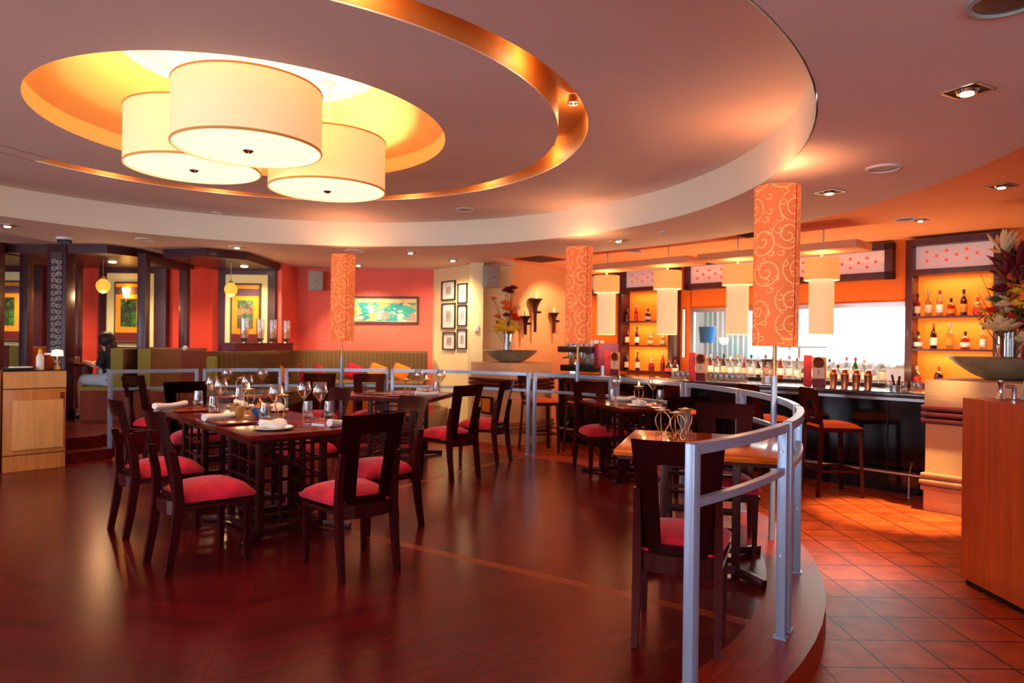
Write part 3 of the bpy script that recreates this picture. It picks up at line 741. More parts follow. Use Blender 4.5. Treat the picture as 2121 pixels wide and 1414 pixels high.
MB().box((0, 0, .52), (3.2, .5, 1.04)).build('body', 'dark_wood', t)
MB().box((0, 0, 1.06), (3.2, .52, .04)).build('counter_top', 'bar_top', t)

# illuminated sign boxes
def dots(w, parent, z0, dz, y=0):
    k = 0; x = -w / 2 + .12; me = None
    while x < w / 2 - .1:
        for zz in ((z0,) if k % 2 else (z0 - dz, z0 + dz)):
            if me is None:
                b = MB()
                for a in range(4): A = a * pi / 2; b.box((.008 * cos(A), -.004, .008 * sin(A)), (.02, .008, .02))
                o = b.build('orange_dot', 'dot_orange', parent, loc=(x, y, zz)); me = o.data
            else:
                o = bpy.data.objects.new('orange_dot', me); COL.objects.link(o); o.parent = parent; o.location = (x, y, zz)
        x += .105; k += 1
mat('sign_panel', 'd9b2a8', .5, emit='ffc8b8', es=.18)
mat('dot_orange', 'e8582c', .5, emit='ff5020', es=.3)
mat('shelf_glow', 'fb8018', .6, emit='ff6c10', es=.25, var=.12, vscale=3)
def sign(x0, x1, z0, z1, label):
    t = bthing('sign_box', label, 'sign box', (x0 + x1) / 2, 1.68, z0, 0, 'pale sign boxes dotted with orange above the bar')
    w = x1 - x0; h = z1 - z0; f = .09
    b = MB(); b.box((0, 0, f / 2), (w, .14, f)).box((0, 0, h - f / 2), (w, .14, f)).box((-w / 2 + f / 2, 0, h / 2), (f, .14, h)).box((w / 2 - f / 2, 0, h / 2), (f, .14, h)); b.build('frame', 'frame_wood', t)
    MB().box((0, .02, h / 2), (w - f, .05, h - f)).build('panel', 'sign_panel', t)
    dots(w - 2 * f, t, h / 2, .06, -.006)
sign(2.27, 5.32, 2.24, 2.70, 'widest dotted sign box, centred over the kitchen window')
sign(.24, .95, 2.24, 2.66, 'smallest dotted sign box, leftmost over the coffee machine')
def shelf_unit(x0, x1, label, sgroup):
    w = x1 - x0; t = bthing('bottle_shelf', label, 'shelf unit', (x0 + x1) / 2, 1.62, .90, 0, 'tall dark shelf units behind the bar')
    f = .08; H = 1.79
    for sx in (-1, 1): MB().box((sx * (w / 2 - f / 2), 0, H / 2), (f, .25, H), bev=.003).build('side_post', 'frame_wood', t)
    MB().box((0, 0, H - .04), (w - 2 * f, .25, .08)).box((0, 0, 1.385), (w - 2 * f, .25, .07)).build('cross_rail', 'frame_wood', t)
    MB().box((0, .03, 1.585), (w - 2 * f, .05, .33)).build('sign_panel', 'sign_panel', t)
    dots(w - 2 * f, t, 1.585, .055, .004)
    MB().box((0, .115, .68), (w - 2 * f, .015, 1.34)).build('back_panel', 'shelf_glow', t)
    for z in (.025, .45, .85): MB().box((0, -.01, z - .0125), (w - 2 * f, .22, .025)).build('shelf', 'frame_wood', t)
    for z in (.40, .80, 1.33):
        P = bp((x0 + x1) / 2, 1.60, .90 + z); lamp('shelf_light', 'AREA', P, 2.2, WARM, rot=(0, 0, BA), size=(w * .7, .08))
shelf_unit(1.05, 2.14, 'left bottle shelf unit, between the coffee machine and the kitchen window', 1)
shelf_unit(5.51, 6.50, 'right bottle shelf unit, behind the large flower arrangement', 2)
t = bthing('led_strip', 'vertical string of tiny bright lights left of the kitchen window', 'light strip', 2.22, 1.72, 1.16)
MB().box((0, 0, .39), (.04, .02, .78)).build('channel', 'steel', t)
for i in range(22): MB().ball((0, -.015, .02 + i * .035), .013, 1).build('light', 'led', t)

# bottles
def make_bottle(kind, glass, cap, lab):
    t = thing('bottle', '', 'bottle')
    if kind == 0: pr = [(0, 0), (.036, 0), (.038, .01), (.038, .17), (.03, .20), (.013, .235), (.013, .30), (0, .30)]
    elif kind == 1: pr = [(0, 0), (.046, 0), (.05, .012), (.05, .10), (.04, .135), (.013, .155), (.013, .20), (0, .20)]
    else: pr = [(0, 0), (.033, 0), (.034, .01), (.034, .15), (.022, .19), (.012, .21), (.012, .27), (0, .27)]
    MB().lathe(pr, 16).build('body', glass, t)
    ct = pr[-1][1]
    MB().lathe([(0, ct + .012), (.0155, ct + .01), (.0155, ct - .035), (.0135, ct - .035)], 12).build('cap', cap, t)
    r = pr[2][0] + .0012; hi = pr[3][1]
    MB().lathe([(r, hi * .25), (r, hi * .8)], 16).build('paper_label', lab, t)
    return t
PR = {}
def bottle(kind, glass, cap, lab, x, y, z, label, group, sc=1):
    k = (kind, glass, cap, lab)
    if k not in PR: PR[k] = make_bottle(*k)
    o = dup(PR[k], bp(x, y, z), random.uniform(0, 6), label, group)
    if sc != 1: o.scale = (sc, sc, sc)
gcol = {'glass_amber': 'amber', 'glass_clear_b': 'clear', 'glass_green': 'green', 'glass_brown': 'dark brown'}
def bdesc(g, kind): return gcol[g] + (' tall', ' squat', ' slim')[kind]
ordn = ['first', 'second', 'third', 'fourth', 'fifth', 'sixth', 'seventh', 'eighth', 'ninth', 'tenth', 'eleventh', 'twelfth', 'thirteenth', 'fourteenth', 'fifteenth', 'sixteenth', 'seventeenth', 'eighteenth', 'nineteenth', 'twentieth']
def brow(items, y, z, where, group):
    for i, (x, kind, g, cap, lab) in enumerate(items):
        bottle(kind, g, cap, lab, x, y, z, '%s bottle, %s from left, %s' % (bdesc(g, kind), ordn[i], where), group)
A_, C_, G_, B_ = 'glass_amber', 'glass_clear_b', 'glass_green', 'glass_brown'
brow([(5.62, 2, A_, 'black', 'card_cream'), (5.74, 0, C_, 'steel', 'card_cream'), (5.86, 0, C_, 'card_maroon', 'photo_mat'), (5.98, 1, A_, 'black', 'card_amber'), (6.11, 0, B_, 'black', 'card_amber'), (6.25, 1, C_, 'card_red', 'card_red'), ], 1.60, 1.75, 'top shelf of right unit', 'bottles on the top shelf, right unit')
brow([(5.63, 1, C_, 'black', 'photo_mat'), (5.80, 0, B_, 'card_red', 'photo_mat'), (5.97, 0, C_, 'steel', 'card_amber'), (6.13, 1, A_, 'black', 'photo_mat'), (6.31, 2, C_, 'black', 'photo_mat')], 1.60, 1.35, 'middle shelf of right unit', 'bottles on the middle shelf, right unit')
brow([(5.62, 1, C_, 'card_cream', 'card_red'), (5.86, 1, B_, 'card_red', 'card_maroon')], 1.60, .925, 'bottom shelf of right unit', 'bottles on the bottom shelf, right unit')
brow([(1.17, 2, B_, 'black', 'card_maroon'), (1.36, 2, A_, 'steel', 'card_red'), (1.60, 1, B_, 'black', 'photo_mat')], 1.60, 1.75, 'top shelf of left unit', 'bottles on the top shelf, left unit')
brow([(1.18, 0, A_, 'black', 'card_cream'), (1.38, 0, B_, 'black', 'photo_mat'), (1.66, 1, C_, 'steel', 'card_cream'), (1.9, 1, C_, 'steel', 'card_cream')], 1.60, 1.35, 'middle shelf of left unit', 'bottles on the middle shelf, left unit')
brow([(1.17, 0, B_, 'black', 'card_cream'), (1.40, 0, B_, 'black', 'photo_mat'), (1.68, 1, A_, 'steel', 'card_maroon'), (1.9, 0, A_, 'steel', 'card_maroon')], 1.60, .925, 'bottom shelf of left unit', 'bottles on the bottom shelf, left unit')
it = []; caps = ['card_red', 'black', 'steel', 'card_maroon', 'black', 'photo_mat', 'card_amber']; labs = ['photo_mat', 'card_cream', 'photo_mat', 'porcelain', 'card_cream', 'photo_mat']
random.seed(11)
for i in range(13): it.append((2.70 + i * .108, (0, 2, 0, 2)[i % 4], (C_, C_, A_, C_, B_)[i % 5], caps[i % 7], labs[i % 6]))
brow(it, 1.36, .92, 'row under the window left half', 'bottles under the left half of the window')
it = []
for i in range(12): it.append((4.12 + i * .108, (0, 2, 1, 0)[i % 4], (C_, C_, G_, C_, C_, C_)[i % 6], caps[(i * 3) % 7], labs[(i * 5) % 6]))
brow(it, 1.36, .92, 'row under the window right half', 'bottles under the right half of the window')
brow([(2.28, 1, B_, 'card_maroon', 'card_red'), (2.40, 1, A_, 'card_maroon', 'card_cream')], 1.2, .92 + .0, 'in the pair left of the window', 'small bottles left of the window')

# bar glasses, shakers, stands
def make_tumbler(h=.155, r=.042, mt='glass'):
    t = thing('tumbler', '', 'glass')
    MB().lathe([(0, .004), (r * .72, .004), (r * .95, h * .16), (r, h * .38), (r * .80, h), (r * .77, h), (r * .97, h * .38), (r * .90, h * .18), (r * .66, .014), (0, .014)], 24).build('bowl', mt, t)
    MB().lathe([(0, 0), (r * .7, 0), (r * .72, .006), (0, .012)], 24).build('base', mt, t)
    return t
TUM = make_tumbler(); BART = make_tumbler(.1, .036, 'glass')
for i in range(13):
    for j in range(3):
        dup(BART, bp(2.93 + i * .082 + (j % 2) * .02, .36 + j * .085, .90), 0, 'small clear glass in the %s row of glasses on the bar beside the blender jug' % ('front', 'middle', 'back')[j], 'small glasses in rows on the bar')
for i in range(7):
    dup(BART, bp(5.72 + i * .075, .30 + (i % 2) * .09, .90), 0, 'small clear glass by the dark pedestal end of the bar', 'small glasses at the right end of the bar')
def make_shaker():
    t = thing('cocktail_shaker', '', 'shaker')
    MB().lathe([(0, 0), (.034, 0), (.045, .15), (.041, .152), (.041, .16), (.03, .2), (.026, .205), (0, .208)], 24).build('cup', 'copper', t); MB().lathe([(.0452, .142), (.0475, .147), (.0452, .152)], 24).build('rim', 'chrome', t)
    return t
SH = make_shaker()
for i in range(4): dup(SH, bp(4.98 + i * .125 + .18, .22, .90), 0, '%s copper cocktail shaker in the row of four on the bar' % ['leftmost', 'second', 'third', 'rightmost'][i], 'copper shakers on the bar')
t = bthing('blender_jug', 'ribbed blender jug with black lid beside the near swirl lamp', 'blender', 4.33, .32, .90)
MB().lathe([(0, 0), (.085, 0), (.075, .08), (0, .08)], 24).build('base', 'steel', t)
MB().lathe([(.06, .08), (.09, .27), (.086, .27), (.056, .085)], 12).build('jug', 'glass', t); MB().lathe([(0, .30), (.085, .295), (.092, .265), (0, .265)], 24).build('lid', 'black', t)
def menu_stand(x, y, label):
    t = bthing('menu_stand', label, 'menu stand', x, y, .90, 0, 'red and amber menu stands on the bar')
    MB().box((-.085, -.02, .18), (.085, .03, .36), .5, bev=.003).build('red_panel', 'card_red', t)
    MB().box((.04, .0, .17), (.15, .02, .34), bev=.002).build('amber_panel', 'card_amber', t)
    MB().box((.04, -.013, .155), (.13, .006, .12)).build('cream_card', 'card_cream', t)
    MB().box((.04, -.013, .047), (.14, .006, .09)).build('maroon_foot', 'card_maroon', t)
    b = MB(); b.tube([(.04 + .052 * cos(a * pi / 12), -.018, .28 + .052 * sin(a * pi / 12)) for a in range(24)], .011, 8, closed=True); b.build('wreath', 'picture_dark', t)
    MB().tube([(.04, -.014, .28), (.04, -.020, .28)], .042, 20).build('medallion', 'brown_wood', t)
    MB().box((.04, -.0175, .165), (.008, .002, .05)).build('card_mark', 'mat_maroon', t)
menu_stand(2.02, .15, 'menu stand left of the tall shelf unit, by the coffee machine')
menu_stand(3.43, .18, 'menu stand in the middle of the bar, between two pendants')
menu_stand(5.0, .12, 'menu stand nearest the copper shakers')
t = bthing('straw_holder', 'black handled tongs and straws standing near the right end of the bar', 'bar tool holder', 5.85, .08, .90)
MB().lathe([(0, 0), (.05, 0), (.055, .06), (.05, .06), (.045, .01), (0, .01)], 20).build('cup', 'steel', t)
MB().tube([(0, 0, .03), (-.03, .0, .17)], .012, 8).tube([(.03, 0, .02), (.045, .0, .16)], .012, 8).build('handle', 'black', t)
MB().tube([(-.01, 0, .03), (-.22, .0, .26)], .003, 6).build('straw', 'steel', t)
# coffee machine with cups
t = bthing('coffee_machine', 'chrome and dark red coffee machine on the left end of the bar', 'coffee machine', 1.28, .45, .90)
MB().box((-.08, .05, .07), (.70, .46, .10), bev=.01).build('base', 'black', t)
MB().box((-.08, .14, .24), (.66, .28, .26), bev=.02).build('body', 'steel', t)
MB().box((-.08, -.02, .37), (.72, .44, .10), bev=.02).build('head', 'lens_off', t)
MB().box((.36, .02, .27), (.10, .5, .40), .0, bev=.03).build('side_cover', 'card_maroon', t)
for x in (-.26, -.02): MB().lathe([(0, .23), (.035, .23), (.04, .30), (.04, .33), (0, .33)], 20, c=(x, -.12, 0)).tube([(x, -.14, .25), (x, -.30, .23)], .012, 8).build('group_head', 'chrome', t)
MB().lathe([(0, .12), (.04, .12), (.045, .20), (.035, .22), (0, .22)], 20, c=(-.14, -.12, 0)).build('jug', 'chrome', t)
cup = thing('cup_stack', '', 'cups'); 
for k in range(3): MB().lathe([(.02, 0), (.03, .01), (.045, .05), (.042, .05), (.027, .012), (0, .012)], 20, c=(0, 0, k * .022)).build('cup', 'porcelain', cup)
k = 0
for x in (-.38, -.28, -.17, -.07, .04, .14, .22):
    for y in (.38, .52):
        dup(cup, bp(1.28 + x, y, 1.322), 0, '%s stack of white cups on the coffee machine, %s row' % (ordn[k // 2], ('front', 'back')[k % 2]), 'white cups stacked on the coffee machine'); k += 1
t = bthing('milk_tin', 'small steel tin on the bar right of the coffee machine', 'tin', 1.74, .28, .90)
MB().lathe([(0, 0), (.06, 0), (.062, .13), (.058, .13), (.055, .01), (0, .01)], 20).build('body', 'steel', t); MB().tube([(.06, 0, .03), (.1, 0, .05), (.1, 0, .1), (.06, 0, .11)], .006, 8).build('handle', 'steel', t)

# kitchen contents
t = bthing('blue_bucket', 'blue plastic bucket hanging behind the kitchen window glass', 'bucket', 2.21, 2.43, 1.40)
MB().lathe([(0, 0), (.11, 0), (.14, .26), (.145, .27), (.135, .27), (.105, .01), (0, .01)], 28).build('body', 'bucket_blue', t); MB().tube([(.14 * cos(a * pi / 8), 0, .26 + .1 * sin(a * pi / 8)) for a in range(9)], .004, 6).build('handle', 'steel', t)
t = bthing('kitchen_shelf', 'long steel shelf across the bright kitchen', 'shelf', 4.3, 3.6, 1.35)
MB().box((0, 0, 0), (2.6, .4, .03)).build('board', 'steel', t)
for x in (-1.1, 1.1): MB().box((x, .15, -.10), (.04, .04, .2)).build('post', 'steel', t)
t = bthing('extractor_hood', 'wide bright extractor hood with lit underside in the kitchen', 'extractor hood', 4.5, 3.55, 1.52)
MB().prism([(-1.25, -.5), (1.25, -.5), (1.25, .6), (-1.25, .6)], 0.04, .5).build('canopy', 'screen_white', t)
MB().box((0, 0, .02), (2.2, .8, .02)).build('light_panel', 'screen_white', t)
t = bthing('steel_curtain', 'row of hanging plastic strips in the kitchen, left of the hood', 'strip curtain', 2.0, 3.4, 1.13)
b = MB()
for i in range(9): b.box((-.4 + i * .1, 0, .5), (.07, .01, 1.0))
b.build('strip', 'glass_clear_b', t)
t = bthing('kitchen_cabinet', 'pale steel cabinet beyond the bottles in the kitchen', 'cabinet', 4.2, 3.9, -.16)
MB().box((0, 0, .62), (5.6, .7, 1.24)).build('body', 'white_wall', t); MB().box((0, 0, 1.26), (5.7, .75, .04)).build('counter_top', 'steel', t)

# bar stools
def make_stool():
    t = thing('bar_stool', '', 'bar stool'); W = 'stool_wood'
    b = MB(); n = 12; rows = []
    for i in range(n + 1):
        v = i / n * 2 - 1; rows.append([b.bm.verts.new((u_ * (.20 + .02 * v), v * .21, .70 + .055 * ((1 - abs(u_) ** 3) * (1 - abs(v) ** 3)) ** .5)) for u_ in [j / n * 2 - 1 for j in range(n + 1)]])
    for i in range(n):
        for j in range(n): b.bm.faces.new((rows[i][j], rows[i][j + 1], rows[i + 1][j + 1], rows[i + 1][j]))
    b.build('seat', 'orange_seat', t, ang=75)
    MB().prism([(-.185, -.21), (.185, -.21), (.215, .21), (-.215, .21)], .655, .702).build('seat_frame', W, t)
    for sx in (-1, 1):
        MB().beam((sx * .185, -.235, 0), (sx * .165, -.195, .70), .034, .034).beam((sx * .165, -.195, .70), (sx * .17, -.27, 1.09), .032, .028).build('leg', W, t)
        MB().beam((sx * .205, .215, 0), (sx * .19, .19, .66), .034, .034).build('leg', W, t)
    b = MB()
    for x0, x1, z0, z1 in ((-.15, .15, .98, 1.10), (-.15, -.07, .78, .98), (.07, .15, .78, .98), (-.15, .15, .73, .79)):
        y = lambda z: -.195 - .075 * (z - .70) / .39
        b.beam(((x0 + x1) / 2, y(z0), z0), ((x0 + x1) / 2, y(z1), z1), x1 - x0, .018)
    b.build('backrest', W, t)
    b = MB()
    for p, q in (((-.19, .2), (.19, .2)), ((-.175, -.21), (.175, -.21)), ((-.175, -.21), (-.195, .2)), ((.175, -.21), (.195, .2))): b.beam((*p, .26), (*q, .26), .022, .03)
    b.build('stretcher', W, t)
    return t
ST = make_stool()
for (x, y, f, l) in ((3.33, 7.08, (1, .05), 'orange-seated bar stool fully visible near the right end of the bar'), (2.86, 7.62, (.95, .3), 'orange-seated bar stool behind the near swirl lamp pole'),
                     (2.18, 8.30, (.9, .4), 'orange-seated bar stool in the middle, behind the brown slotted chair'), (1.02, 9.50, (.95, .3), 'orange-seated bar stool behind the middle swirl lamp pole'), (.40, 9.62, (.95, .3), 'orange-seated bar stool farthest left, by the stone pedestal')):
    dup(ST, (x, y, -.16), face(f), l, 'bar stools with orange seats')

# stone pedestals with bowls and flowers
def pedestal(x, y, rz, w, d, label, H=1.22):
    t = thing('stone_pedestal', label, 'pedestal', (x, y, -.16), rz, 'tall sandstone pedestals at the ends of the bar')
    MB().box((0, 0, .15), (w, d, .30), bev=.004).box((0, 0, .57), (w - .02, d - .02, .56)).build('lower_block', 'stone', t)
    b = MB()
    for z, e in ((.215, .05), (.27, .07), (.33, .05)): b.box((0, 0, z), (w + e, d + e, .045), bev=.015)
    b.build('lower_moulding', 'stone_trim', t)
    b = MB()
    for z in (.84, .90, .96): b.box((0, 0, z), (w + .05, d + .05, .05), bev=.012)
    b.build('dark_moulding', 'moulding', t)
    MB().box((0, 0, (H + .98) / 2), (w, d, H - .98), bev=.004).build('top_block', 'stone', t)
    return t
pl = pedestal(.0, 10.64, RD(44), .9, .9, 'left sandstone pedestal behind the railing gap')
x, y, _ = bp(6.88, -.11); pr_ = pedestal(x, y, BA, 1.1, 1.06, 'right sandstone pedestal lit golden at its foot')
t = thing('small_tile_picture', 'small orange picture low on the left stone pedestal', 'picture', (-.36, 10.28, .42), RD(44) - pi / 2)
MB().box((0, -.01, 0), (.24, .03, .26)).build('frame', 'dark_wood', t); MB().box((0, -.028, 0), (.18, .01, .20)).build('tile', 'card_amber', t)
def bowl(x, y, z, r, label):
    t = thing('shallow_bowl', label, 'bowl', (x, y, z), 0, 'wide shallow bowls on the pedestals')
    h = .42 * r; pr = []
    for i in range(13):
        q = i / 12; pr.append((r * (.30 + .70 * q ** .8), h * q ** 1.25))
    inner = [(a * .965, c + .012) for a, c in pr[::-1]]
    MB().lathe([(0, 0)] + pr + inner + [(0, .014)], 64).build('body', 'green_bowl', t)
    MB().lathe([(r * 1.0, h), (r * 1.012, h + .006), (r * .99, h + .012)], 64).build('rim', 'steel', t)
bowl(-.02, 10.58, 1.06, .42, 'wide shallow bowl holding the bright flower vase, on the left pedestal')
bowl(4.80, 6.60, 1.06, .50, 'wide shallow bowl on the right pedestal holding the big flower vase')
def vase(x, y, z, r, h, label):
    t = thing('glass_vase', label, 'vase', (x, y, z), 0, 'straight glass vases in the bowls')
    MB().lathe([(0, 0), (r, 0), (r, h), (r - .004, h), (r - .004, .012), (0, .012)], 32).build('body', 'glass', t)
    b = MB(); random.seed(int(x * 100) + 3)
    for i in range(22): b.ball((random.uniform(-.6, .6) * r, random.uniform(-.6, .6) * r, .03 + random.random() * h * .35), r * .28, 1)
    b.build('moss', 'leaf', t)
    MB().lathe([(0, .015), (r * .9, .015), (r * .9, .03), (0, .03)], 24).build('pebble_layer', 'petal_orange', t)
vase(-.07, 10.55, 1.08, .078, .42, 'straight glass vase with moss on the left pedestal')
vase(4.77, 6.55, 1.08, .105, .44, 'straight glass vase with dark leaves on the right pedestal')
def flower(bm_, c, r, n=9, sc=.6):
    b = bm_
    for ring_, k in ((1.0, n), (.6, n - 3), (.25, 4)):
        for i in range(k):
            a = 2 * pi * i / k + ring_ * 3; R = Matrix.Rotation(a, 4, 'Z') @ Matrix.Rotation(-(1.1 - ring_ * .6), 4, 'Y')
            b.ball((c[0] + cos(a) * r * .55 * ring_, c[1] + sin(a) * r * .55 * ring_, c[2] + r * (.35 - .3 * ring_)), r * .42, 1, (1, .62, .22), R)
def arrangement(x, y, z, label, spec, branches, seed, leaves=40, base=(0, 0, 0)):
    random.seed(seed); t = thing('flower_arrangement', label, 'flowers', (x, y, z))
    b = MB()
    for mt, pos, r, kind in spec: b.tube([(base[0], base[1], base[2]), (pos[0] * .3, pos[1] * .3, base[2] + (pos[2] - base[2]) * .45), pos], .004, 6)
    b.build('stem', 'stem', t)
    for mt, pos, r, kind in spec:
        b = MB()
        r *= 1.55
        if kind == 's':
            for i in range(16):
                a = random.random() * 6.28; e = random.uniform(.1, 1.3)
                R = Matrix.Rotation(a, 4, 'Z') @ Matrix.Rotation(e, 4, 'Y')
                d = R @ Vector((0, 0, r * .6)); b.ball((pos[0] + d.x, pos[1] + d.y, pos[2] + d.z), r * .6, 1, (.14, .22, 1), R)
        else: flower(b, pos, r)
        b.build('flower', mt, t)
    if branches:
        b = MB()
        for pts in branches: b.tube(pts, [.007 * (1 - .7 * i / (len(pts) - 1)) for i in range(len(pts))], 6)
        b.build('branch', 'branch', t)
    if leaves:
        b = MB(); zz = [p[1][2] for p in spec]; z0, z1 = min(zz), max(zz)
        for i in range(leaves):
            p = random.choice(spec)[1]; c = (p[0] + random.gauss(0, .06), p[1] + random.gauss(0, .06), p[2] + random.gauss(-.03, .05))
            R = Matrix.Rotation(random.random() * 6.3, 4, 'Z') @ Matrix.Rotation(random.uniform(-1, 1), 4, 'Y'); b.ball(c, .045, 1, (1, .4, .08), R)
        b.build('leaf', 'leaf', t)
    return t
Y_, O_, R_, D_, C2 = 'petal_yellow', 'petal_orange', 'petal_red', 'petal_dark', 'petal_cream'
arrangement(-.07, 10.55, 1.16, 'tall bouquet of yellow, orange and dark red flowers on the left pedestal',
    [(Y_, (-.14, -.04, .44), .075, 'f'), (Y_, (-.05, -.08, .40), .08, 'f'), (Y_, (.04, -.06, .39), .075, 'f'), (Y_, (.12, -.02, .42), .07, 'f'), (Y_, (-.09, -.07, .50), .07, 'f'), (Y_, (-.17, 0, .38), .05, 'f'), (Y_, (.09, .0, .50), .06, 'f'),
     (R_, (.13, -.05, .56), .07, 'f'), (R_, (.09, .0, .62), .06, 'f'), (O_, (.0, -.05, .72), .08, 'f'), (O_, (-.03, -.05, .80), .07, 'f'), (O_, (.07, 0, .70), .06, 'f'), (O_, (-.16, 0, .60), .05, 'f'), (D_, (-.02, 0, .62), .055, 'f'),
     (D_, (0, 0, 1.02), .06, 'f'), (D_, (.08, 0, 1.04), .06, 'f'), (D_, (.04, .02, .98), .055, 'f'), (D_, (-.04, 0, 1.0), .05, 'f'), (O_, (-.22, 0, .88), .04, 'f'), (C2, (.14, .02, .74), .05, 'f')],
    [[(0, 0, .2), (-.12, 0, .6), (-.14, 0, .75), (-.24, .0, .88)], [(0, 0, .2), (.12, .02, .5), (.16, .02, .8)], [(0, 0, .3), (.04, 0, .7), (.05, 0, 1.0)]], 5, 26, (0, 0, .0))
sp = []
random.seed(21)
for i in range(20):
    a = random.random() * 6.28; r = random.uniform(.02, .26); sp.append((random.choice([Y_, C2, Y_, R_, 'leaf']), (-.06 + r * cos(a), r * sin(a) * .7, .66 + random.uniform(-.10, .16)), random.uniform(.035, .055), 'f'))
for i in range(13):
    a = random.random() * 6.28; r = random.uniform(0, .16); sp.append((random.choice([D_, D_, 'petal_red']), (.24 + r * cos(a), r * sin(a), .50 + random.uniform(-.12, .16)), .06, 'f'))
sp += [(C2, (-.14, -.08, .46), .13, 'f'), (C2, (.08, -.06, .34), .10, 'f'), (D_, (.06, 0, 1.02), .16, 's'), (D_, (-.05, 0, .95), .10, 's'), (D_, (.12, .02, .88), .12, 's'), (C2, (-.08, 0, 1.18), .13, 's'), (D_, (-.1, 0, .82), .07, 'f')]
br = []
for (dx, dz) in ((-.32, .80), (-.38, .62), (-.30, .98), (.35, .95), (.42, .72), (.02, 1.35), (-.12, 1.28), (.4, .5), (-.26, .70)):
    p = [(0, 0, .1), (dx * .3, 0, dz * .5), (dx * .75, -.03, dz * .82), (dx, -.02, dz)]; br.append(p)
br.append([(-.1, -.1, .5), (-.20, -.12, .42), (-.22, -.13, .28), (-.20, -.13, .16), (-.16, -.13, .05)])
arrangement(4.77, 6.55, 1.10, 'huge arrangement of dark red and pale dried flowers at the right edge', sp, br, 9, 60, (0, 0, .05))
# =================================================================== CABINETS
dF = (.688, .725); aC = atan2(.725, .688)
t = thing('host_cabinet', 'light wooden cabinet with a raised door panel at the left edge', 'cabinet', (-5.07 + .27 * .688 - .2 * .725, 6.81 + .27 * .725 + .2 * .688, 0), aC)
MB().box((0, 0, .505), (.54, .40, 1.01), bev=.003).build('body', 'teak', t)
MB().box((0, -.202, .925), (.54, .012, .17)).build('top_band', 'teak_light', t)
MB().box((0, -.203, .835), (.54, .004, .008)).box((0, -.203, .165), (.54, .004, .008)).build('groove', 'dark_wood', t)
MB().box((.02, -.222, .47), (.44, .036, .50), bev=.004).build('door_panel', 'teak_light', t)
MB().box((.235, -.216, .72), (.03, .02, .14)).build('handle_slot', 'brown_wood', t)
MB().box((0, 0, 1.018), (.55, .42, .012)).build('counter_top', 'black_gloss', t)
t = thing('side_cabinet', 'wooden cabinet cut off by the left picture edge, beside the host cabinet', 'cabinet', (-5.07 - .33 * .688 - .2 * .725, 6.81 - .33 * .725 + .2 * .688, 0), aC)
MB().box((0, .0, .505), (.62, .40, 1.01), bev=.003).build('body', 'teak', t); MB().box((.0, -.202, .45), (.5, .01, .6)).build('dark_niche', 'black', t)
def cab(u, v, z): return (-5.07 + u * .688 - v * .725, 6.81 + u * .725 + v * .688, z)
t = thing('sauce_bottle', 'white squeeze bottle with a yellow cap on the host cabinet', 'bottle', cab(.34, .16, 1.024))
MB().lathe([(0, 0), (.035, 0), (.035, .13), (.02, .16), (0, .16)], 20).build('body', 'white_plastic', t); MB().lathe([(.018, .155), (.02, .19), (.008, .215), (0, .215)], 16).build('cap', 'petal_yellow', t)
t = thing('menu_box', 'small brown box of cards beside the squeeze bottle', 'box', cab(.42, .20, 1.024), aC)
MB().box((0, 0, .075), (.09, .06, .15), bev=.003).build('body', 'brown_wood', t); MB().box((0, 0, .155), (.07, .04, .03)).build('card', 'photo_mat', t)
t = thing('small_table_lamp', 'small lamp with a pale glowing shade on the host cabinet', 'lamp', cab(.49, .14, 1.024))
MB().lathe([(0, 0), (.03, 0), (.02, .03), (.008, .05), (.008, .14), (0, .14)], 16).build('base', 'iron_gold', t); MB().lathe([(.055, .14), (.05, .20), (0, .21)], 20).build('lamp_shade', 'diffuser', t)
t = thing('reading_tray', 'black tray with papers lying at the left of the host cabinet top', 'tray', cab(.14, .1, 1.024), aC)
MB().box((0, 0, .012), (.24, .17, .02), bev=.004).build('tray', 'black', t); MB().box((.02, 0, .028), (.17, .12, .01), .2).build('paper', 'photo_mat', t)

t = thing('service_cabinet', 'tall reddish wooden service cabinet at the right edge', 'cabinet', (3.85, 2.70, -.16))
MB().box((0, 0, .62), (1.84, 3.46, 1.16)).build('body', 'teak_red', t)
MB().box((0, 0, .02), (1.80, 3.42, .04)).build('plinth', 'black', t)
MB().box((.03, 0, 1.195), (1.78, 3.40, .012)).build('counter_top', 'teak_red', t)
MB().box((.12, 1.1, 1.204), (1.4, .9, .006)).build('sink_deck', 'steel', t)
t = thing('water_tap', 'chrome water tap on the right service cabinet', 'tap', (3.06, 4.27, 1.047))
MB().lathe([(0, 0), (.022, 0), (.012, .012), (.011, .085), (.018, .095), (.018, .115), (0, .12)], 20).build('handle', 'chrome', t)
MB().tube([(.085, 0, 0), (.085, 0, .07), (.075, 0, .078), (.035, 0, .078)], .012, 10).build('spout', 'chrome', t)
t = thing('drink_dispenser', 'grey cone-shaped dispenser with a dark red round head, cut by the right edge', 'dispenser', (3.215, 4.2, 1.047))
MB().lathe([(0, 0), (.07, 0), (.03, .24), (0, .24)], 28).build('cone', 'grey_plastic', t); MB().ball((0.0, 0, .29), .07, 3).build('round_head', 'petal_dark', t)

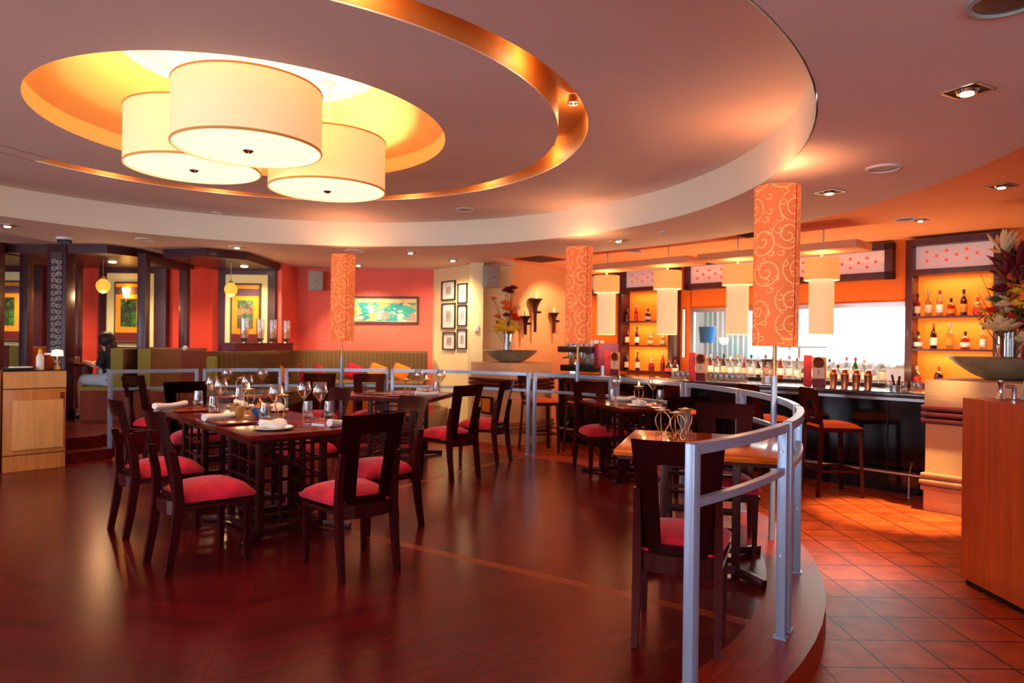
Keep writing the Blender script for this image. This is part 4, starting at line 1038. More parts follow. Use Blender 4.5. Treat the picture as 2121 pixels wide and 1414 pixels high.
# =================================================================== BACK WALLS
def framed(x, y, z, rz, w, h, label, fm, layers, name='framed_picture', group=None, ft=.02, dep=.03):
    t = thing(name, label, 'picture', (x, y, z), rz, group)
    b = MB(); b.box((0, -dep / 2, h / 2 - ft / 2), (w, dep, ft)).box((0, -dep / 2, -h / 2 + ft / 2), (w, dep, ft)).box((-w / 2 + ft / 2, -dep / 2, 0), (ft, dep, h - 2 * ft)).box((w / 2 - ft / 2, -dep / 2, 0), (ft, dep, h - 2 * ft)); b.build('frame', fm, t)
    for i, (nm, mt, ww, hh, dz) in enumerate(layers): MB().box((0, -.006 - .004 * i, dz), (ww, .008, hh)).build(nm, mt, t)
    return t
pd = (.615, -.789); arot = atan2(pd[1], pd[0])
fr = [(.30, .72, 2.08, 2.41, 'top left'), (.31, .73, 1.59, 2.03, 'largest, middle left'), (.35, .74, 1.23, 1.53, 'bottom left'), (.80, 1.08, 2.01, 2.34, 'top right'), (.80, 1.08, 1.63, 1.98, 'middle right'), (.80, 1.08, 1.25, 1.58, 'bottom right')]
for a, c, z0, z1, l in fr:
    m = (a + c) / 2; w_ = (c - a) ; h_ = z1 - z0
    framed(-1.4 + m * pd[0] - .0 * .789, 12.1 + m * pd[1], (z0 + z1) / 2, arot, w_, h_, 'black framed monochrome photo, %s of the six on the cream wall' % l, 'black', [('mat', 'photo_mat', w_ - .02, h_ - .02, 0), ('photo', 'art_photo', w_ * .40, h_ * .45, 0)], 'framed_photo', 'six framed photos on the cream wall', .018)
framed(-2.255, 12.1, 1.915, 0, 1.21, .49, 'wide painting of pale blossoms on teal in a dark frame on the coral wall', 'picture_dark', [('mat', 'mat_cream', 1.17, .45, 0), ('painting', 'art_lilies', 1.10, .33, -.03), ('pink_band', 'petal_cream', 1.10, .07, .17)], 'wide_painting', ft=.04)
def speaker(x, y, z, rz, label, tilt=0):
    t = thing('wall_speaker', label, 'speaker', (x, y, z), rz, 'wall speakers'); t.rotation_euler = (tilt, 0, rz)
    MB().box((0, 0, 0), (.25, .2, .34), bev=.012).build('cabinet', 'grey_plastic', t); MB().box((0, -.105, .0), (.23, .012, .32), bev=.004).build('grille', 'grey_plastic', t)
    MB().box((0, -.113, .0), (.018, .004, .018)).build('badge', 'black', t); MB().box((0, .14, 0), (.06, .1, .08)).build('bracket', 'black', t)
speaker(-3.42, 11.86, 2.40, .25, 'grey wall speaker on the coral wall, left of the left swirl lamp', .06)
speaker(-.36, 11.0, 2.42, .55, 'grey wall speaker on the cream pier, right of the small photos', .06)
t = thing('light_switch', 'small white switch on the cream pier', 'switch', (-.57, 10.935, 1.60), .12); MB().box((0, 0, 0), (.07, .012, .11)).build('plate', 'white_plastic', t); MB().box((0, -.008, 0), (.025, .01, .04)).build('rocker', 'white_plastic', t)
td = (.635, .773)
for tt, z0, z1, r, l in ((.57, 1.55, 2.13, .125, 'tallest dark torch-shaped candle sconce on the tan wall'), (1.12, 1.54, 1.91, .10, 'right dark torch-shaped candle sconce on the tan wall'), (.30, 1.50, 1.82, .10, 'left torch-shaped candle sconce, behind the bouquet')):
    x, y = -.05 + tt * td[0] + .11 * .773, 11.45 + tt * td[1] - .11 * .635; h = z1 - z0
    t = thing('torch_sconce', l, 'wall sconce', (x, y, z0), 0, 'torch-shaped sconces on the tan wall')
    MB().lathe([(0, 0), (.022, .0), (.026, .03), (.03, h * .5), (.045, h * .75), (r * .75, h * .93), (r, h * .97), (r, h), (0, h - .01)], 24).build('torch', 'iron_dark', t)
    MB().lathe([(0, h), (.03, h), (.03, h + .08), (0, h + .08)], 16).build('candle', 'wax', t)
    MB().box((.05, .055, h * .6), (.05, .1, .04), atan2(.773, .635)).build('bracket', 'iron_dark', t)
t = thing('light_switch', 'small dark switch between the sconces on the tan wall', 'switch', (-.05 + .42 * td[0] + .012, 11.45 + .42 * td[1] - .01, 1.63), atan2(.773, .635)); MB().box((0, 0, 0), (.06, .012, .07)).build('plate', 'iron_dark', t); MB().box((0, -.008, 0), (.02, .01, .03)).build('rocker', 'iron_dark', t)
lamp('wall_wash', 'SPOT', (.9, 11.2, 2.68), 60, WARM2, size=.06, angle=85, blend=.5, aim=(.75, 12.3, 1.3))
lamp('wall_wash', 'SPOT', (-1.0, 10.4, 2.58), 34, WARM2, size=.06, angle=85, blend=.8, aim=(-.85, 11.6, 1.2))

# long banquette
path = [(-3.74, 8.72), (-3.56, 8.92), (-3.47, 9.3), (-3.46, 10.0), (-3.50, 10.8), (-3.42, 11.35), (-3.15, 11.68), (-2.7, 11.82), (-1.48, 11.84)]
def strip(path, off0, off1, z0, z1, name, mt, parent, O, rounded=.0):
    V = [Vector(p) for p in path]; b = MB(); rings = []; L = 0
    for i, p in enumerate(V):
        tdir = (V[min(i + 1, len(V) - 1)] - V[max(i - 1, 0)]).normalized(); nrm = Vector((tdir.y, -tdir.x))
        if i: L += (V[i] - V[i - 1]).length
        prof = [(off0, z0), (off1, z0), (off1, z1 - rounded), (off1 + (off0 - off1) * .2, z1), (off0 + (off1 - off0) * .2, z1), (off0, z1 - rounded)]
        rings.append(([b.bm.verts.new((p.x + nrm.x * o - O[0], p.y + nrm.y * o - O[1], z - O[2])) for o, z in prof], L))
    for (A, la), (B, lb) in zip(rings, rings[1:]):
        for k in range(6):
            f = b.bm.faces.new((A[k], A[(k + 1) % 6], B[(k + 1) % 6], B[k]))
            for lp, u in zip(f.loops, ((la, k * .2), (la, k * .2 + .2), (lb, k * .2 + .2), (lb, k * .2))): lp[b.uv].uv = u
    b.bm.faces.new(rings[0][0]); b.bm.faces.new(rings[-1][0])
    return b.build(name, mt, parent)
O = (-2.6, 11.2, .24)
t = thing('banquette', 'long curving olive striped banquette below the coral wall', 'banquette', O)
strip(path, 0, -.17, .24, 1.20, 'backrest', 'olive_stripe', t, O, .04)
strip(path, .0, .50, .50, .70, 'seat', 'olive_stripe', t, O, .04); strip(path, .02, .46, .24, .50, 'plinth', 'dark_wood', t, O)
MB().box((-3.80 - O[0], 8.66 - O[1], .44), (.19, .06, .92), -.65, bev=.02).build('end_panel', 'olive_end', t)
t = thing('wood_partition', 'low brown wooden wall at the left end of the long banquette', 'partition', (-4.12, 9.05, .24), 0)
MB().box((0, 0, .48), (.50, .06, .96)).box((.22, .20, .48), (.06, .40, .96)).build('panel', 'brown_wood', t); MB().ball((-.2, -.03, 1.0), .035, 2).build('knob', 'porcelain', t)
# planter ledge with hurricane candles
aLd = atan2(1.3, .25)
t = thing('candle_ledge', 'dark red ledge box behind the banquette carrying four hurricane candles', 'ledge', (-3.76, 10.35, 1.18), aLd)
MB().box((0, .06, -.47), (1.6, .16, .94)).build('base', 'brown_wood', t); MB().box((0, .06, .06), (1.6, .2, .12)).build('box', 'card_maroon', t); MB().box((0, .06, .125), (1.64, .23, .02)).build('top', 'dark_wood', t)
hl = ['leftmost', 'second', 'third', 'rightmost']
for i, (x, y) in enumerate(((-3.82, 9.74), (-3.74, 10.14), (-3.69, 10.52), (-3.62, 10.95))):
    t = thing('hurricane_candle', '%s glass hurricane candle on the ledge above the banquette' % hl[i], 'candle holder', (x, y, 1.315), 0, 'hurricane candles on the ledge')
    MB().lathe([(0, 0), (.045, 0), (.03, .02), (.05, .05), (.055, .07), (0, .07)], 20).build('foot', 'steel', t)
    MB().lathe([(.05, .07), (.062, .18), (.058, .36), (.056, .36), (.06, .18), (.048, .072)], 24).build('glass_chimney', 'glass', t)
    MB().lathe([(0, .07), (.028, .07), (.028, .22), (0, .22)], 16).build('candle', 'wax', t)
def cushion(x, y, z, rz, mt, label, tilt=-.25):
    t = thing('cushion', label, 'cushion', (x, y, z), rz, 'scatter cushions on the banquette'); t.rotation_euler = (tilt, .35, rz); t.scale = (.72,) * 3
    b = MB(); n = 8; 
    for s_ in (-1, 1):
        g = [[b.bm.verts.new(((j / n * 2 - 1) * .19, s_ * .055 * ((1 - (j / n * 2 - 1) ** 4) * (1 - (i / n * 2 - 1) ** 4)) ** .5, .19 + (i / n * 2 - 1) * .19)) for j in range(n + 1)] for i in range(n + 1)]
        for i in range(n):
            for j in range(n): b.bm.faces.new((g[i][j], g[i][j + 1], g[i + 1][j + 1], g[i + 1][j]))
    bmesh.ops.remove_doubles(b.bm, verts=b.bm.verts[:], dist=.0005)
    b.build('cover', mt, t, ang=80); MB().tube([(-.19, 0, 0), (.19, 0, 0), (.19, 0, .38), (-.19, 0, .38)], .004, 6, closed=True).build('piping', mt, t)
for a in ((-3.28, 9.9, 'orange_cloth', 1.57, 'orange scatter cushion left on the banquette, behind the big table glasses'), (-3.2, 10.5, 'red_cloth', 1.5, 'dark red scatter cushion next to the left orange one'), (-3.12, 11.05, 'red_cloth', 1.2, 'dark red scatter cushion in the curve of the banquette'),
          (-2.75, 11.62, 'red_cloth', .1, 'dark red scatter cushion right of the left swirl lamp pole'), (-2.35, 11.64, 'orange_cloth', 0, 'orange scatter cushion in the middle of the banquette back'), (-1.95, 11.64, 'orange_cloth', 0, 'orange scatter cushion nearest the cream wall')):
    cushion(a[0], a[1], .71, a[3], a[2], a[4])
for (x, y, l) in ((-2.15, 9.75, 'orange cube stool behind the railing, left of the far table'), (-1.62, 10.0, 'orange cube stool behind the far table')):
    t = thing('cube_stool', l, 'stool', (x, y, .24), .2, 'orange cube stools'); MB().box((0, 0, .22), (.4, .4, .34), bev=.02).build('seat', 'orange_cloth', t); MB().box((0, 0, .03), (.36, .36, .06)).build('base', 'dark_wood', t)

# =================================================================== BOOTHS
def alcove(xc, w, label, mw, art, aw, ax, lab2):
    t = thing('alcove_panel', label, 'wall panel', (xc, 11.48, .24), 0, 'dark wood alcove panels in the booths')
    MB().box((0, -.06, 1.2), (w, .12, 2.4)).build('panel', 'frame_wood', t)
    MB().box((ax, -.13, 1.59), (mw, .02, 1.22)).build('cream_field', 'mat_cream', t)
    t = thing('hanging_artwork', lab2, 'artwork', (xc + ax, 11.335, 1.785), 0, 'tall banner artworks in the booths')
    MB().box((0, -.01, 0), (aw, .03, 1.02)).build('frame', 'picture_dark', t)
    MB().box((0, -.03, 0), (aw - .06, .012, .96)).build('orange_field', 'mat_orange', t)
    MB().box((0, -.038, .36), (aw - .06, .008, .12)).build('violet_band', 'art_violet', t)
    MB().box((0, -.038, -.40), (aw - .06, .008, .14)).build('maroon_band', 'mat_maroon', t)
    MB().box((0, -.040, .0), (aw - .24, .010, .46)).build('picture', art, t)
alcove(-8.35, 1.05, 'dark alcove panel at the far left', .72, 'art_dark', .5, -.02, 'orange banner artwork at the far left edge')
alcove(-6.33, 1.12, 'dark alcove panel behind the seated person', .78, 'art_dark', .50, -.02, 'orange banner artwork with dark centre, behind the seated person')
alcove(-4.42, .94, 'dark alcove panel nearest the coral wall', .70, 'art_garden', .50, .0, 'orange banner artwork with green centre, above the hurricane candles')
def post(name, x, y, w, d, label, z0=.24, z1=ZL, carved=False):
    t = thing(name, label, 'post', (x, y, z0), 0)
    MB().box((0, 0, (z1 - z0) / 2), (w, d, z1 - z0), bev=.004).build('shaft', 'frame_wood', t)
    MB().box((0, 0, .06), (w + .02, d + .02, .12)).build('plinth', 'dark_wood', t)
    return t
t = post('carved_pillar', -6.25, 9.45, .26, .20, 'dark pillar with a pale carved scroll panel at the left')
b = MB(); random.seed(3)
b.box((0, -.103, 1.2), (.15, .008, 2.16))
b.build('panel_backing', 'carved_dark', t)
b = MB()
for i in range(24):
    for j in (-1, 1):
        z = .20 + i * .085; cx = j * .035; sgn = 1 if (i + j) % 4 < 2 else -1
        b.tube([(cx + (.006 + .0038 * k) * cos(sgn * k * .75), -.110, z + (.006 + .0038 * k) * sin(sgn * k * .75)) for k in range(10)], .006, 5)
b.build('carved_scrolls', 'carved', t)
def partition(x, y0, y1, label, zlow=1.2, pw=.12):
    t = thing('booth_partition', label, 'partition', (x, (y0 + y1) / 2, .24), 0, 'dark wood framed booth partitions'); L = y1 - y0
    for s_ in (-1, 1): MB().box((0, s_ * (L / 2 - pw / 2), 1.16), (pw, pw, 2.32), bev=.003).build('post', 'frame_wood', t)
    MB().box((0, 0, 2.26), (pw * .8, L - 2 * pw, .12)).build('top_beam', 'frame_wood', t); MB().box((0, 0, .48), (.05, L - 2 * pw, .96)).build('low_panel', 'brown_wood', t)
partition(-5.23, 9.62, 10.95, 'open dark wood partition between the seated person and the coral side')
partition(-6.95, 9.7, 10.95, 'open dark wood partition behind the carved pillar')
t = post('booth_post', -7.0, 9.25, .14, .14, 'plain dark post at the far left edge')
def canopy(poly, label, bulbxy):
    cx = sum(p[0] for p in poly) / len(poly); cy = sum(p[1] for p in poly) / len(poly)
    t = thing('booth_canopy', label, 'canopy', (cx, cy, 2.52), 0, 'dark wood canopies over the booths')
    MB().prism([(x - cx, y - cy) for x, y in poly], 0, .115).build('board', 'frame_wood', t)
    MB().lathe([(0, -.012), (.045, -.01), (.055, 0), (0, 0)], 20, c=(bulbxy[0] - cx, bulbxy[1] - cy, 0)).build('downlight', 'bulb', t)
    lamp('canopy_light', 'SPOT', (bulbxy[0], bulbxy[1], 2.49), 75, WARM2, size=.04, angle=140, blend=.7)
canopy([(-5.0, 9.75), (-4.3, 9.55), (-3.88, 9.95), (-3.88, 11.35), (-5.0, 11.35)], 'dark canopy over the alcove nearest the coral wall', (-4.25, 10.8))
canopy([(-7.0, 9.40), (-5.56, 9.35), (-5.30, 9.75), (-5.30, 11.35), (-7.0, 11.35)], 'dark canopy over the booth with the seated person', (-6.1, 10.4))
canopy([(-9.2, 9.3), (-7.12, 9.3), (-7.12, 11.35), (-9.2, 11.35)], 'dark canopy over the leftmost booth', (-8.1, 10.6))
for (x, y, z, l) in ((-6.0, 10.0, 2.10, 'amber glass pendant over the table with the seated person'), (-4.25, 10.3, 2.09, 'amber glass pendant in front of the green banner artwork')):
    t = thing('amber_pendant', l, 'pendant lamp', (x, y, z), 0, 'amber glass pendants in the booths')
    MB().lathe([(.03, .13), (.085, .07), (.095, .02), (.08, -.03), (.045, -.07), (0, -.085)], 20).build('glass_globe', 'amber_glass', t); MB().tube([(0, 0, .12), (0, 0, 2.52 - z)], .005, 6).build('cord', 'iron_gold', t); MB().lathe([(.035, .12), (.03, .15), (0, .16)], 16).build('cap', 'iron_gold', t)
    lamp('pendant_bulb', 'POINT', (x, y, z - .12), 9, WARM, size=.04)
t = thing('wall_lamp', 'bright flame-shaped wall lamp on the banner behind the seated person', 'wall lamp', (-6.36, 11.24, 2.12)); MB().lathe([(.0, -.1), (.035, -.08), (.06, .05), (.05, .07), (0, .07)], 20).build('glass_shade', 'flame', t); MB().lathe([(0, -.17), (.015, -.16), (.02, -.1), (0, -.1)], 12).tube([(0, 0, -.12), (0, .05, -.12)], .01, 8).build('bracket', 'iron_gold', t)
def bench(x, y0, y1, dirx, label, h=.98):
    t = thing('booth_bench', label, 'bench', (x, (y0 + y1) / 2, .24), 0, 'olive booth benches'); L = y1 - y0
    b = MB(); b.box((0, 0, h / 2), (.16, L, h), bev=.03); b.build('backrest', 'bench_brown', t)
    MB().box((dirx * .30, 0, .36), (.46, L, .18), bev=.03).build('seat', 'olive_end', t); MB().box((dirx * .28, 0, .14), (.42, L - .04, .27)).build('plinth', 'dark_wood', t); MB().box((0, -L / 2 - .012, h * .72), (.165, .03, h * .56), bev=.01).build('end_panel', 'olive_end', t); MB().box((dirx * .18, -L / 2 - .02, .20), (.62, .03, .40)).build('kick_board', 'brown_wood', t)
bench(-5.40, 9.35, 11.1, -1, 'olive bench the person sits on'); bench(-5.03, 9.35, 11.1, 1, 'olive bench facing right, back to the seated person')
bench(-7.19, 9.9, 11.1, -1, 'olive bench in the leftmost booth')
t = thing('booth_table', 'dark booth table in front of the seated person', 'table', (-6.2, 9.98, .24)); MB().box((0, 0, .735), (.85, .75, .03), bev=.005).build('tabletop', 'lattice_wood', t); MB().box((0, 0, .36), (.10, .10, .72)).build('pedestal', 'dark_wood', t); MB().box((0, 0, .02), (.5, .5, .04)).build('foot', 'dark_wood', t)
t = thing('booth_plate', 'pale plate on the booth table by the seated person', 'plate', (-5.98, 9.8, .99)); MB().lathe([(0, 0), (.08, 0), (.13, .015), (.13, .02), (.07, .006), (0, .006)], 28).build('dish', 'porcelain', t); MB().ball((0, 0, .02), .05, 2, (1, 1, .4)).build('food', 'chip', t)
t = thing('booth_jar', 'small glass jar on the booth table', 'jar', (-6.3, 9.9, .99)); MB().lathe([(0, 0), (.03, 0), (.035, .08), (.03, .08), (0, .01)], 16).build('body', 'amber_pot', t); MB().lathe([(0, .1), (.033, .095), (.033, .08), (0, .08)], 16).build('lid', 'steel', t)
# seated person
t = thing('person', 'dark-haired seated person in a black top and pale skirt, seen from behind, facing left', 'person', (-5.66, 9.72, .24))
def skin(name, pts, edges, rad, mt, parent, sub=2, root=0):
    me = bpy.data.meshes.new(name); me.from_pydata(pts, edges, []); o = bpy.data.objects.new(name, me); COL.objects.link(o); o.parent = parent; me.materials.append(M[mt])
    m = o.modifiers.new('skin', 'SKIN'); m.use_smooth_shade = True
    for v, r in zip(me.skin_vertices[0].data, rad): v.radius = r if isinstance(r, tuple) else (r, r)
    me.skin_vertices[0].data[root].use_root = True
    s = o.modifiers.new('sub', 'SUBSURF'); s.levels = sub; s.render_levels = sub
    return o
P = [(0, 0, .53), (-.02, 0, .68), (-.05, 0, .84), (-.08, 0, .93), (-.12, 0, .99), (-.14, 0, 1.08),
     (-.06, .16, .88), (-.10, .20, .72), (-.28, .16, .78), (-.34, .14, .79), (-.06, -.16, .88), (-.10, -.20, .70), (-.30, -.14, .78), (-.36, -.12, .79),
     (-.05, .08, .53), (-.42, .10, .52), (-.42, .10, .12), (-.52, .10, .04), (-.05, -.08, .53), (-.42, -.09, .52), (-.40, -.09, .12), (-.50, -.09, .04)]
E_ = [(0, 1), (1, 2), (2, 3), (3, 4), (4, 5), (2, 6), (6, 7), (7, 8), (8, 9), (2, 10), (10, 11), (11, 12), (12, 13), (0, 14), (14, 15), (15, 16), (16, 17), (0, 18), (18, 19), (19, 20), (20, 21)]
RR = [.13, .115, .12, .06, .05, .085, .05, .04, .03, .022, .05, .04, .03, .022, .085, .06, .04, .035, .085, .06, .04, .035]
skin('body', P, E_, RR, 'skin', t)
skin('black_top', P[:4] + [P[6], P[7], P[10], P[11]], [(0, 1), (1, 2), (2, 3), (2, 4), (4, 5), (2, 6), (6, 7)], [.15, .135, .135, .075, .064, .055, .064, .055], 'dark_cloth', t)
skin('pale_skirt', [(.0, 0, .52), (-.05, .08, .53), (-.44, .10, .53), (-.05, -.08, .53), (-.44, -.09, .53)], [(0, 1), (1, 2), (0, 3), (3, 4)], [.15, .10, .08, .10, .08], 'pale_cloth', t)
b = MB(); b.ball((-.11, 0, 1.10), .108, 3, (1.02, .95, 1.08)); b.ball((-.04, 0, .98), .09, 3, (.8, 1, 1.5)); b.build('hair', 'hair', t)
for y in (.10, -.09): MB().ball((-.50, y, .045), .06, 2, (1.6, .75, .65)).build('shoe', 'porcelain', t)

# =================================================================== TABLEWARE
TZ = .751
def make_wine():
    t = thing('wine_glass', '', 'wine glass')
    MB().lathe([(.006, .135), (.022, .155), (.056, .205), (.058, .215), (.041, .28), (.0395, .28), (.0555, .215), (.0535, .207), (.02, .16), (0, .142)], 28).build('bowl', 'glass', t)
    MB().tube([(0, 0, .004), (0, 0, .14)], [.005, .0045], 10).build('stem', 'glass', t); MB().lathe([(0, 0), (.038, 0), (.038, .002), (.006, .008), (0, .008)], 28).build('foot', 'glass', t)
    return t
WG = make_wine()
for x, y, l in ((-2.70, 6.16, 'wine glass farthest left on the big table'), (-2.47, 5.80, 'wine glass left of the lit candle on the big table'), (-2.47, 6.38, 'wine glass behind the lit left candle, far end of big table'), (-1.76, 5.10, 'wine glass in front of the lit right candle on the big table'),
                (-1.66, 5.47, 'tall wine glass right of the right candle on the big table'), (-1.475, 5.27, 'rightmost wine glass on the big table'), (-3.30, 7.92, 'left wine glass on the small table behind the big one'), (-2.90, 7.95, 'right wine glass on the small table behind the big one'),
                (1.10, 7.18, 'left wine glass on the two-seat table'), (1.47, 7.08, 'right wine glass on the two-seat table'), (-1.10, 8.08, 'left wine glass on the far table'), (-.84, 8.12, 'right wine glass on the far table')):
    dup(WG, (x, y, TZ), 0, l, 'stemmed wine glasses')
for x, y, l in ((-2.76, 6.02, 'stemless tumbler at the left of the big table beside the rolled napkin'), (-2.38, 5.46, 'stemless tumbler in front of the left pair of wine glasses'), (-2.58, 6.47, 'stemless tumbler at the far end of the big table'), (-1.79, 4.96, 'stemless tumbler behind the white plate on the big table'),
                (-1.53, 5.13, 'stemless tumbler left of the rightmost one on the big table'), (-1.375, 5.15, 'rightmost stemless tumbler on the big table'), (1.03, 6.95, 'stemless tumbler on the two-seat table, left'), (1.50, 6.88, 'stemless tumbler on the two-seat table, right'), (-.87, 7.92, 'stemless tumbler on the far table')):
    dup(TUM, (x, y, TZ), 0, l, 'stemless tumblers')
def make_candle(lit):
    t = thing('candle_holder', '', 'candle holder')
    b = MB()
    for k in range(3):
        a = 2 * pi * k / 3 + .3; c, s_ = cos(a), sin(a)
        pts = [(.012, .165), (.035, .155), (.055, .125), (.05, .085), (.028, .05), (.022, .03), (.03, .008), (.048, .006), (.056, .02), (.047, .032), (.038, .024)]
        b.tube([(r * c, r * s_, z) for r, z in pts], .0045, 7)
    b.build('scroll_legs', 'iron_gold', t)
    MB().lathe([(0, .168), (.03, .168), (.052, .176), (.05, .181), (.028, .173), (0, .173)], 24).build('dish', 'iron_gold', t)
    MB().lathe([(0, .173), (.024, .173), (.02, .185), (0, .19)], 18).build('candle', 'wax', t)
    if lit: MB().lathe([(0, .19), (.008, .2), (.006, .212), (0, .23)], 10).build('flame', 'flame', t)
    else: MB().tube([(0, 0, .188), (0, 0, .205)], .0015, 5).build('wick', 'black', t)
    return t
CL, CU = make_candle(1), make_candle(0)
for p, x, y, l in ((CL, -2.30, 5.98, 'lit gold scroll candle holder, left on the big table'), (CL, -1.80, 5.36, 'lit gold scroll candle holder, right on the big table'), (CU, -3.06, 7.72, 'unlit scroll candle holder on the small table behind the big one'),
                   (CU, 1.00, 4.52, 'unlit scroll candle holder at the left of the three on the orange-lit table'), (CU, 1.06, 4.36, 'unlit scroll candle holder nearest the camera of the three'), (CU, 1.175, 4.60, 'unlit scroll candle holder at the right of the three'),
                   (CL, 1.31, 7.02, 'lit gold scroll candle holder on the two-seat table'), (CU, -1.20, 7.80, 'scroll candle holder at the left of the far table'), (CL, -.98, 7.86, 'lit scroll candle holder at the right of the far table')):
    dup(p, (x, y, TZ), random.random() * 2, l, 'gold scroll candle holders')
for x, y in ((-2.30, 5.98), (-1.80, 5.36), (1.31, 7.02)): lamp('candle_light', 'POINT', (x, y, TZ + .24), .7, (1, .55, .22), size=.01)
def napkin_roll(x, y, rz, L, label, group='rolled white napkins'):
    t = thing('rolled_napkin', label, 'napkin', (x, y, TZ), rz, group)
    b = MB(); n = 9; b.tube([((i / (n - 1) - .5) * L, .006 * sin(i), .026 + .012 * abs(i / (n - 1) - .5)) for i in range(n)], [.026, .025, .021, .018, .017, .019, .021, .023, .022], 12); b.build('roll', 'cloth_white', t, ang=80)
    MB().beam((-L * .42, .03, .004), (L * .42, .03, .004), .05, .006).build('under_fold', 'cloth_white', t)
napkin_roll(-3.0, 6.02, 1.25, .36, 'rolled white napkin at the left end of the big table'); napkin_roll(-2.20, 5.22, 1.2, .38, 'rolled white napkin in front of the blue bowl'); napkin_roll(-1.22, 4.90, 1.0, .22, 'rolled white napkin half hidden behind the near chair')
napkin_roll(1.20, 7.30, .3, .26, 'rolled white napkin at the back of the two-seat table'); napkin_roll(-1.02, 8.24, .2, .24, 'rolled white napkin at the back of the far table'); napkin_roll(-.95, 7.68, .2, .26, 'rolled white napkin at the front of the far table')
def plate(x, y, r, label, folded=True):
    t = thing('side_plate', label, 'plate', (x, y, TZ), 0, 'white side plates')
    MB().lathe([(0, 0), (r * .6, 0), (r, .014), (r, .018), (r * .58, .006), (0, .006)], 36).build('dish', 'porcelain', t)
    if folded:
        n = thing('folded_napkin', label.replace('white plate', 'folded white napkin lying on the plate'), 'napkin', (x, y, TZ + .012), random.random() * 2, 'folded napkins on plates')
        b = MB(); random.seed(int(x * 77))
        for k in range(3):
            b.tube([(-.09 + .022 * i, .03 * (k - 1) + .012 * sin(i + k), .020 + .006 * k + .008 * sin(i * .9 + k)) for i in range(9)], [.016, .022, .026, .026, .024, .022, .02, .018, .01], 10)
        b.build('cloth', 'cloth_white', n, ang=80)
for a in ((-1.62, 4.66, .13, 'white plate at the near corner of the big table'), (-2.44, 6.15, .12, 'white plate behind the left candle on the big table'), (-2.03, 5.84, .12, 'white plate right of the blue bowl on the big table'), (1.27, 6.72, .12, 'white plate at the near corner of the two-seat table')): plate(*a)
def red_plate(x, y, rz, label):
    t = thing('square_plate', label, 'plate', (x, y, TZ), rz, 'dark red square plates')
    MB().box((0, 0, .008), (.24, .24, .008), bev=.003).build('dish', 'plate_red', t)
    b = MB(); b.tube([(-.13, -.13, .012), (.13, -.13, .012), (.13, .13, .012), (-.13, .13, .012)], .006, 6, closed=True); b.build('rim', 'plate_red', t)
for a in ((-2.72, 5.80, aL, 'dark red square plate at the left of the big table'), (-2.02, 4.98, aL, 'dark red square plate at the near left of the big table'), (-1.55, 7.85, aF, 'dark red square plate left on the far table'), (-1.25, 7.63, aF, 'dark red square plate in front on the far table'), (1.27, 7.5 - .05, 1.2, 'dark red square plate at the back of the two-seat table')): red_plate(*a)
def make_cutlery(fork):
    t = thing('fork' if fork else 'knife', '', 'cutlery')
    MB().beam((0, -.09, .004), (0, .03, .004), .011, .003).build('handle', 'steel', t)
    if fork:
        b = MB().box((0, .04, .004), (.02, .025, .002))
        for k in (-1.5, -.5, .5, 1.5): b.box((k * .0055, .075, .004), (.003, .045, .002))
        b.build('tines', 'steel', t)
    else: MB().prism([(-.006, .03), (.008, .03), (.008, .10), (-.002, .115)], .003, .0055).build('blade', 'steel', t)
    return t
FK, KN = make_cutlery(1), make_cutlery(0)
for i, (p, x, y, rz, l) in enumerate(((KN, -2.13, 4.83, .86, 'knife beside the near left square plate on the big table'), (FK, -1.52, 4.78, -.9, 'fork beside the white plate at the big table corner'), (KN, -2.85, 5.67, .86, 'knife by the left square plate of the big table'),
        (FK, -1.30, 5.0, 1.0, 'fork beside the rightmost tumbler on the big table'), (FK, -1.42, 4.94, 1.1, 'fork left of the half-hidden napkin on the big table'), (KN, 1.40, 6.78, .9, 'knife beside the plate on the two-seat table'), (FK, -1.08, 7.55, .8, 'fork on the near edge of the far table'))):
    dup(p, (x, y, TZ), rz, l, 'cutlery on the tables')
t = thing('snack_bowl', 'blue glazed bowl on the big table', 'bowl', (-2.0, 5.47, TZ)); MB().lathe([(0, 0), (.045, 0), (.075, .04), (.088, .075), (.084, .075), (.07, .042), (.04, .01), (0, .01)], 32).build('body', 'blue_glaze', t); MB().lathe([(.03, -.0), (.048, 0), (.046, .008)], 24).build('foot', 'blue_glaze', t)
t = thing("crisps", "heap of golden crisps in the blue bowl", "snack", (-2.0, 5.47, TZ + .03))
b = MB(); random.seed(5)
for i in range(46):
    a = random.random() * 6.28; r = random.random() ** .5 * .072; R = Matrix.Rotation(random.random() * 6, 4, 'X') @ Matrix.Rotation(random.random() * 6, 4, 'Y'); b.ball((r * cos(a), r * sin(a), .03 + (.075 - r) * random.random() * .9), .03, 1, (1, .8, .12), R)
o = b.build('heap', 'chip', t); 
for x, y, l in ((-2.27, 5.60, 'amber pot left of the blue bowl'), (-2.13, 5.34, 'amber pot in front of the blue bowl')):
    t = thing('spice_pot', l, 'pot', (x, y, TZ), 0, 'small amber pots on the big table'); MB().lathe([(0, 0), (.032, 0), (.034, .01), (.034, .085), (.03, .085), (.029, .06), (0, .06)], 20).build('body', 'amber_pot', t); MB().lathe([(.034, .08), (.037, .085), (.03, .09)], 20).build('rim', 'iron_gold', t)

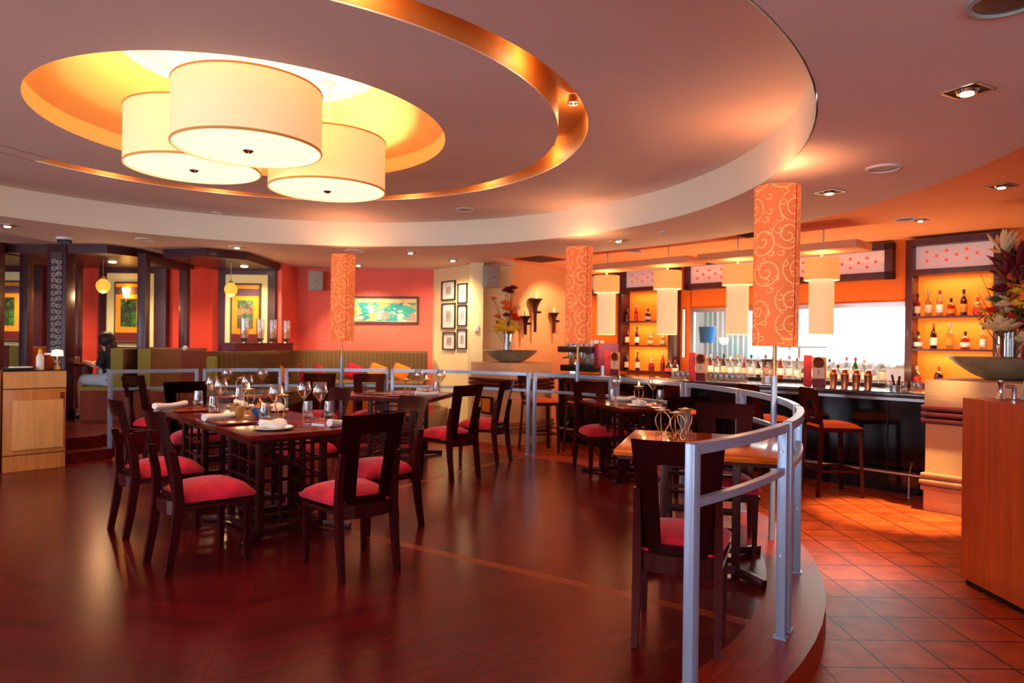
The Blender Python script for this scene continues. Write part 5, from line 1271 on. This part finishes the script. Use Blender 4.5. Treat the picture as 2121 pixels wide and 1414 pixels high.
# =================================================================== WARM POOLS FROM THE CEILING SPOTS
for (x, y, z, px_, py_, e, an) in ((2.243, 3.388, 2.58, 2.15, 4.9, 330, 36), (2.608, 5.641, 2.58, 2.35, 5.3, 60, 50), (4.10, 5.74, 2.66, 3.60, 6.12, 900, 30), (1.294, 8.394, 2.58, 1.3, 7.6, 50, 70), (-1.468, 9.759, 2.58, -1.4, 8.6, 50, 80), (-2.593, 11.35, 2.58, -2.4, 12.1, 95, 100),
                                    (-.935, 10.614, 2.58, -1.6, 12.1, 95, 100), (-3.809, 9.419, 2.58, -3.9, 9.4, 40, 90), (-5.798, 7.82, 2.58, -5.2, 7.2, 40, 80), (4.35, 7.3, 2.66, 5.2, 8.2, 40, 100)):
    lamp('spot_beam', 'SPOT', (x, y, z), e, (1, .78, .36) if e > 500 else WARM2, size=.04, angle=an, blend=.7, aim=(px_, py_, 0.3))

# =================================================================== SUB-PARTS: fittings belong to the part that carries them
SUB = {'shade_rim': 'lamp_shade', 'seam': 'lamp_shade', 'finial': 'diffuser', 'ceiling_cap': 'rod', 'pole_tip': 'pole', 'flame': 'candle', 'wick': 'candle', 
       'handle_slot': 'door_panel', 'edge_strip': 'counter_top', 'card_mark': 'cream_card', 'medallion': 'amber_panel', 'wreath': 'amber_panel', 'piping': 'cover', 'carved_scrolls': 'panel_backing', 'panel_backing': 'shaft',
       'group_head': 'head', 'badge': 'grille', 'orange_dot': ('panel', 'sign_panel'), 'light': 'channel', 'bulb': ('reflector', 'housing'), 'rim': ('cup', 'dish'), 'lid': 'jug', 'straw': 'cup', }
base = lambda o: o.name.split('.')[0]
tree = {}
for o in COL.objects:
    if o.parent: tree.setdefault(o.parent.name, []).append(o)
for top in [o for o in COL.objects if o.parent is None and o.name in tree]:
    sib = tree[top.name]; moved = set()
    for o in sib:
        want = SUB.get(base(o))
        if not want: continue
        want = (want,) if isinstance(want, str) else want
        host = next((p for p in sib if base(p) in want and p is not o and p.location.length < 1e-6 and p.name not in moved), None)
        if host and o.name not in tree and SUB.get(base(host)) is None: o.parent = host; moved.add(o.name)
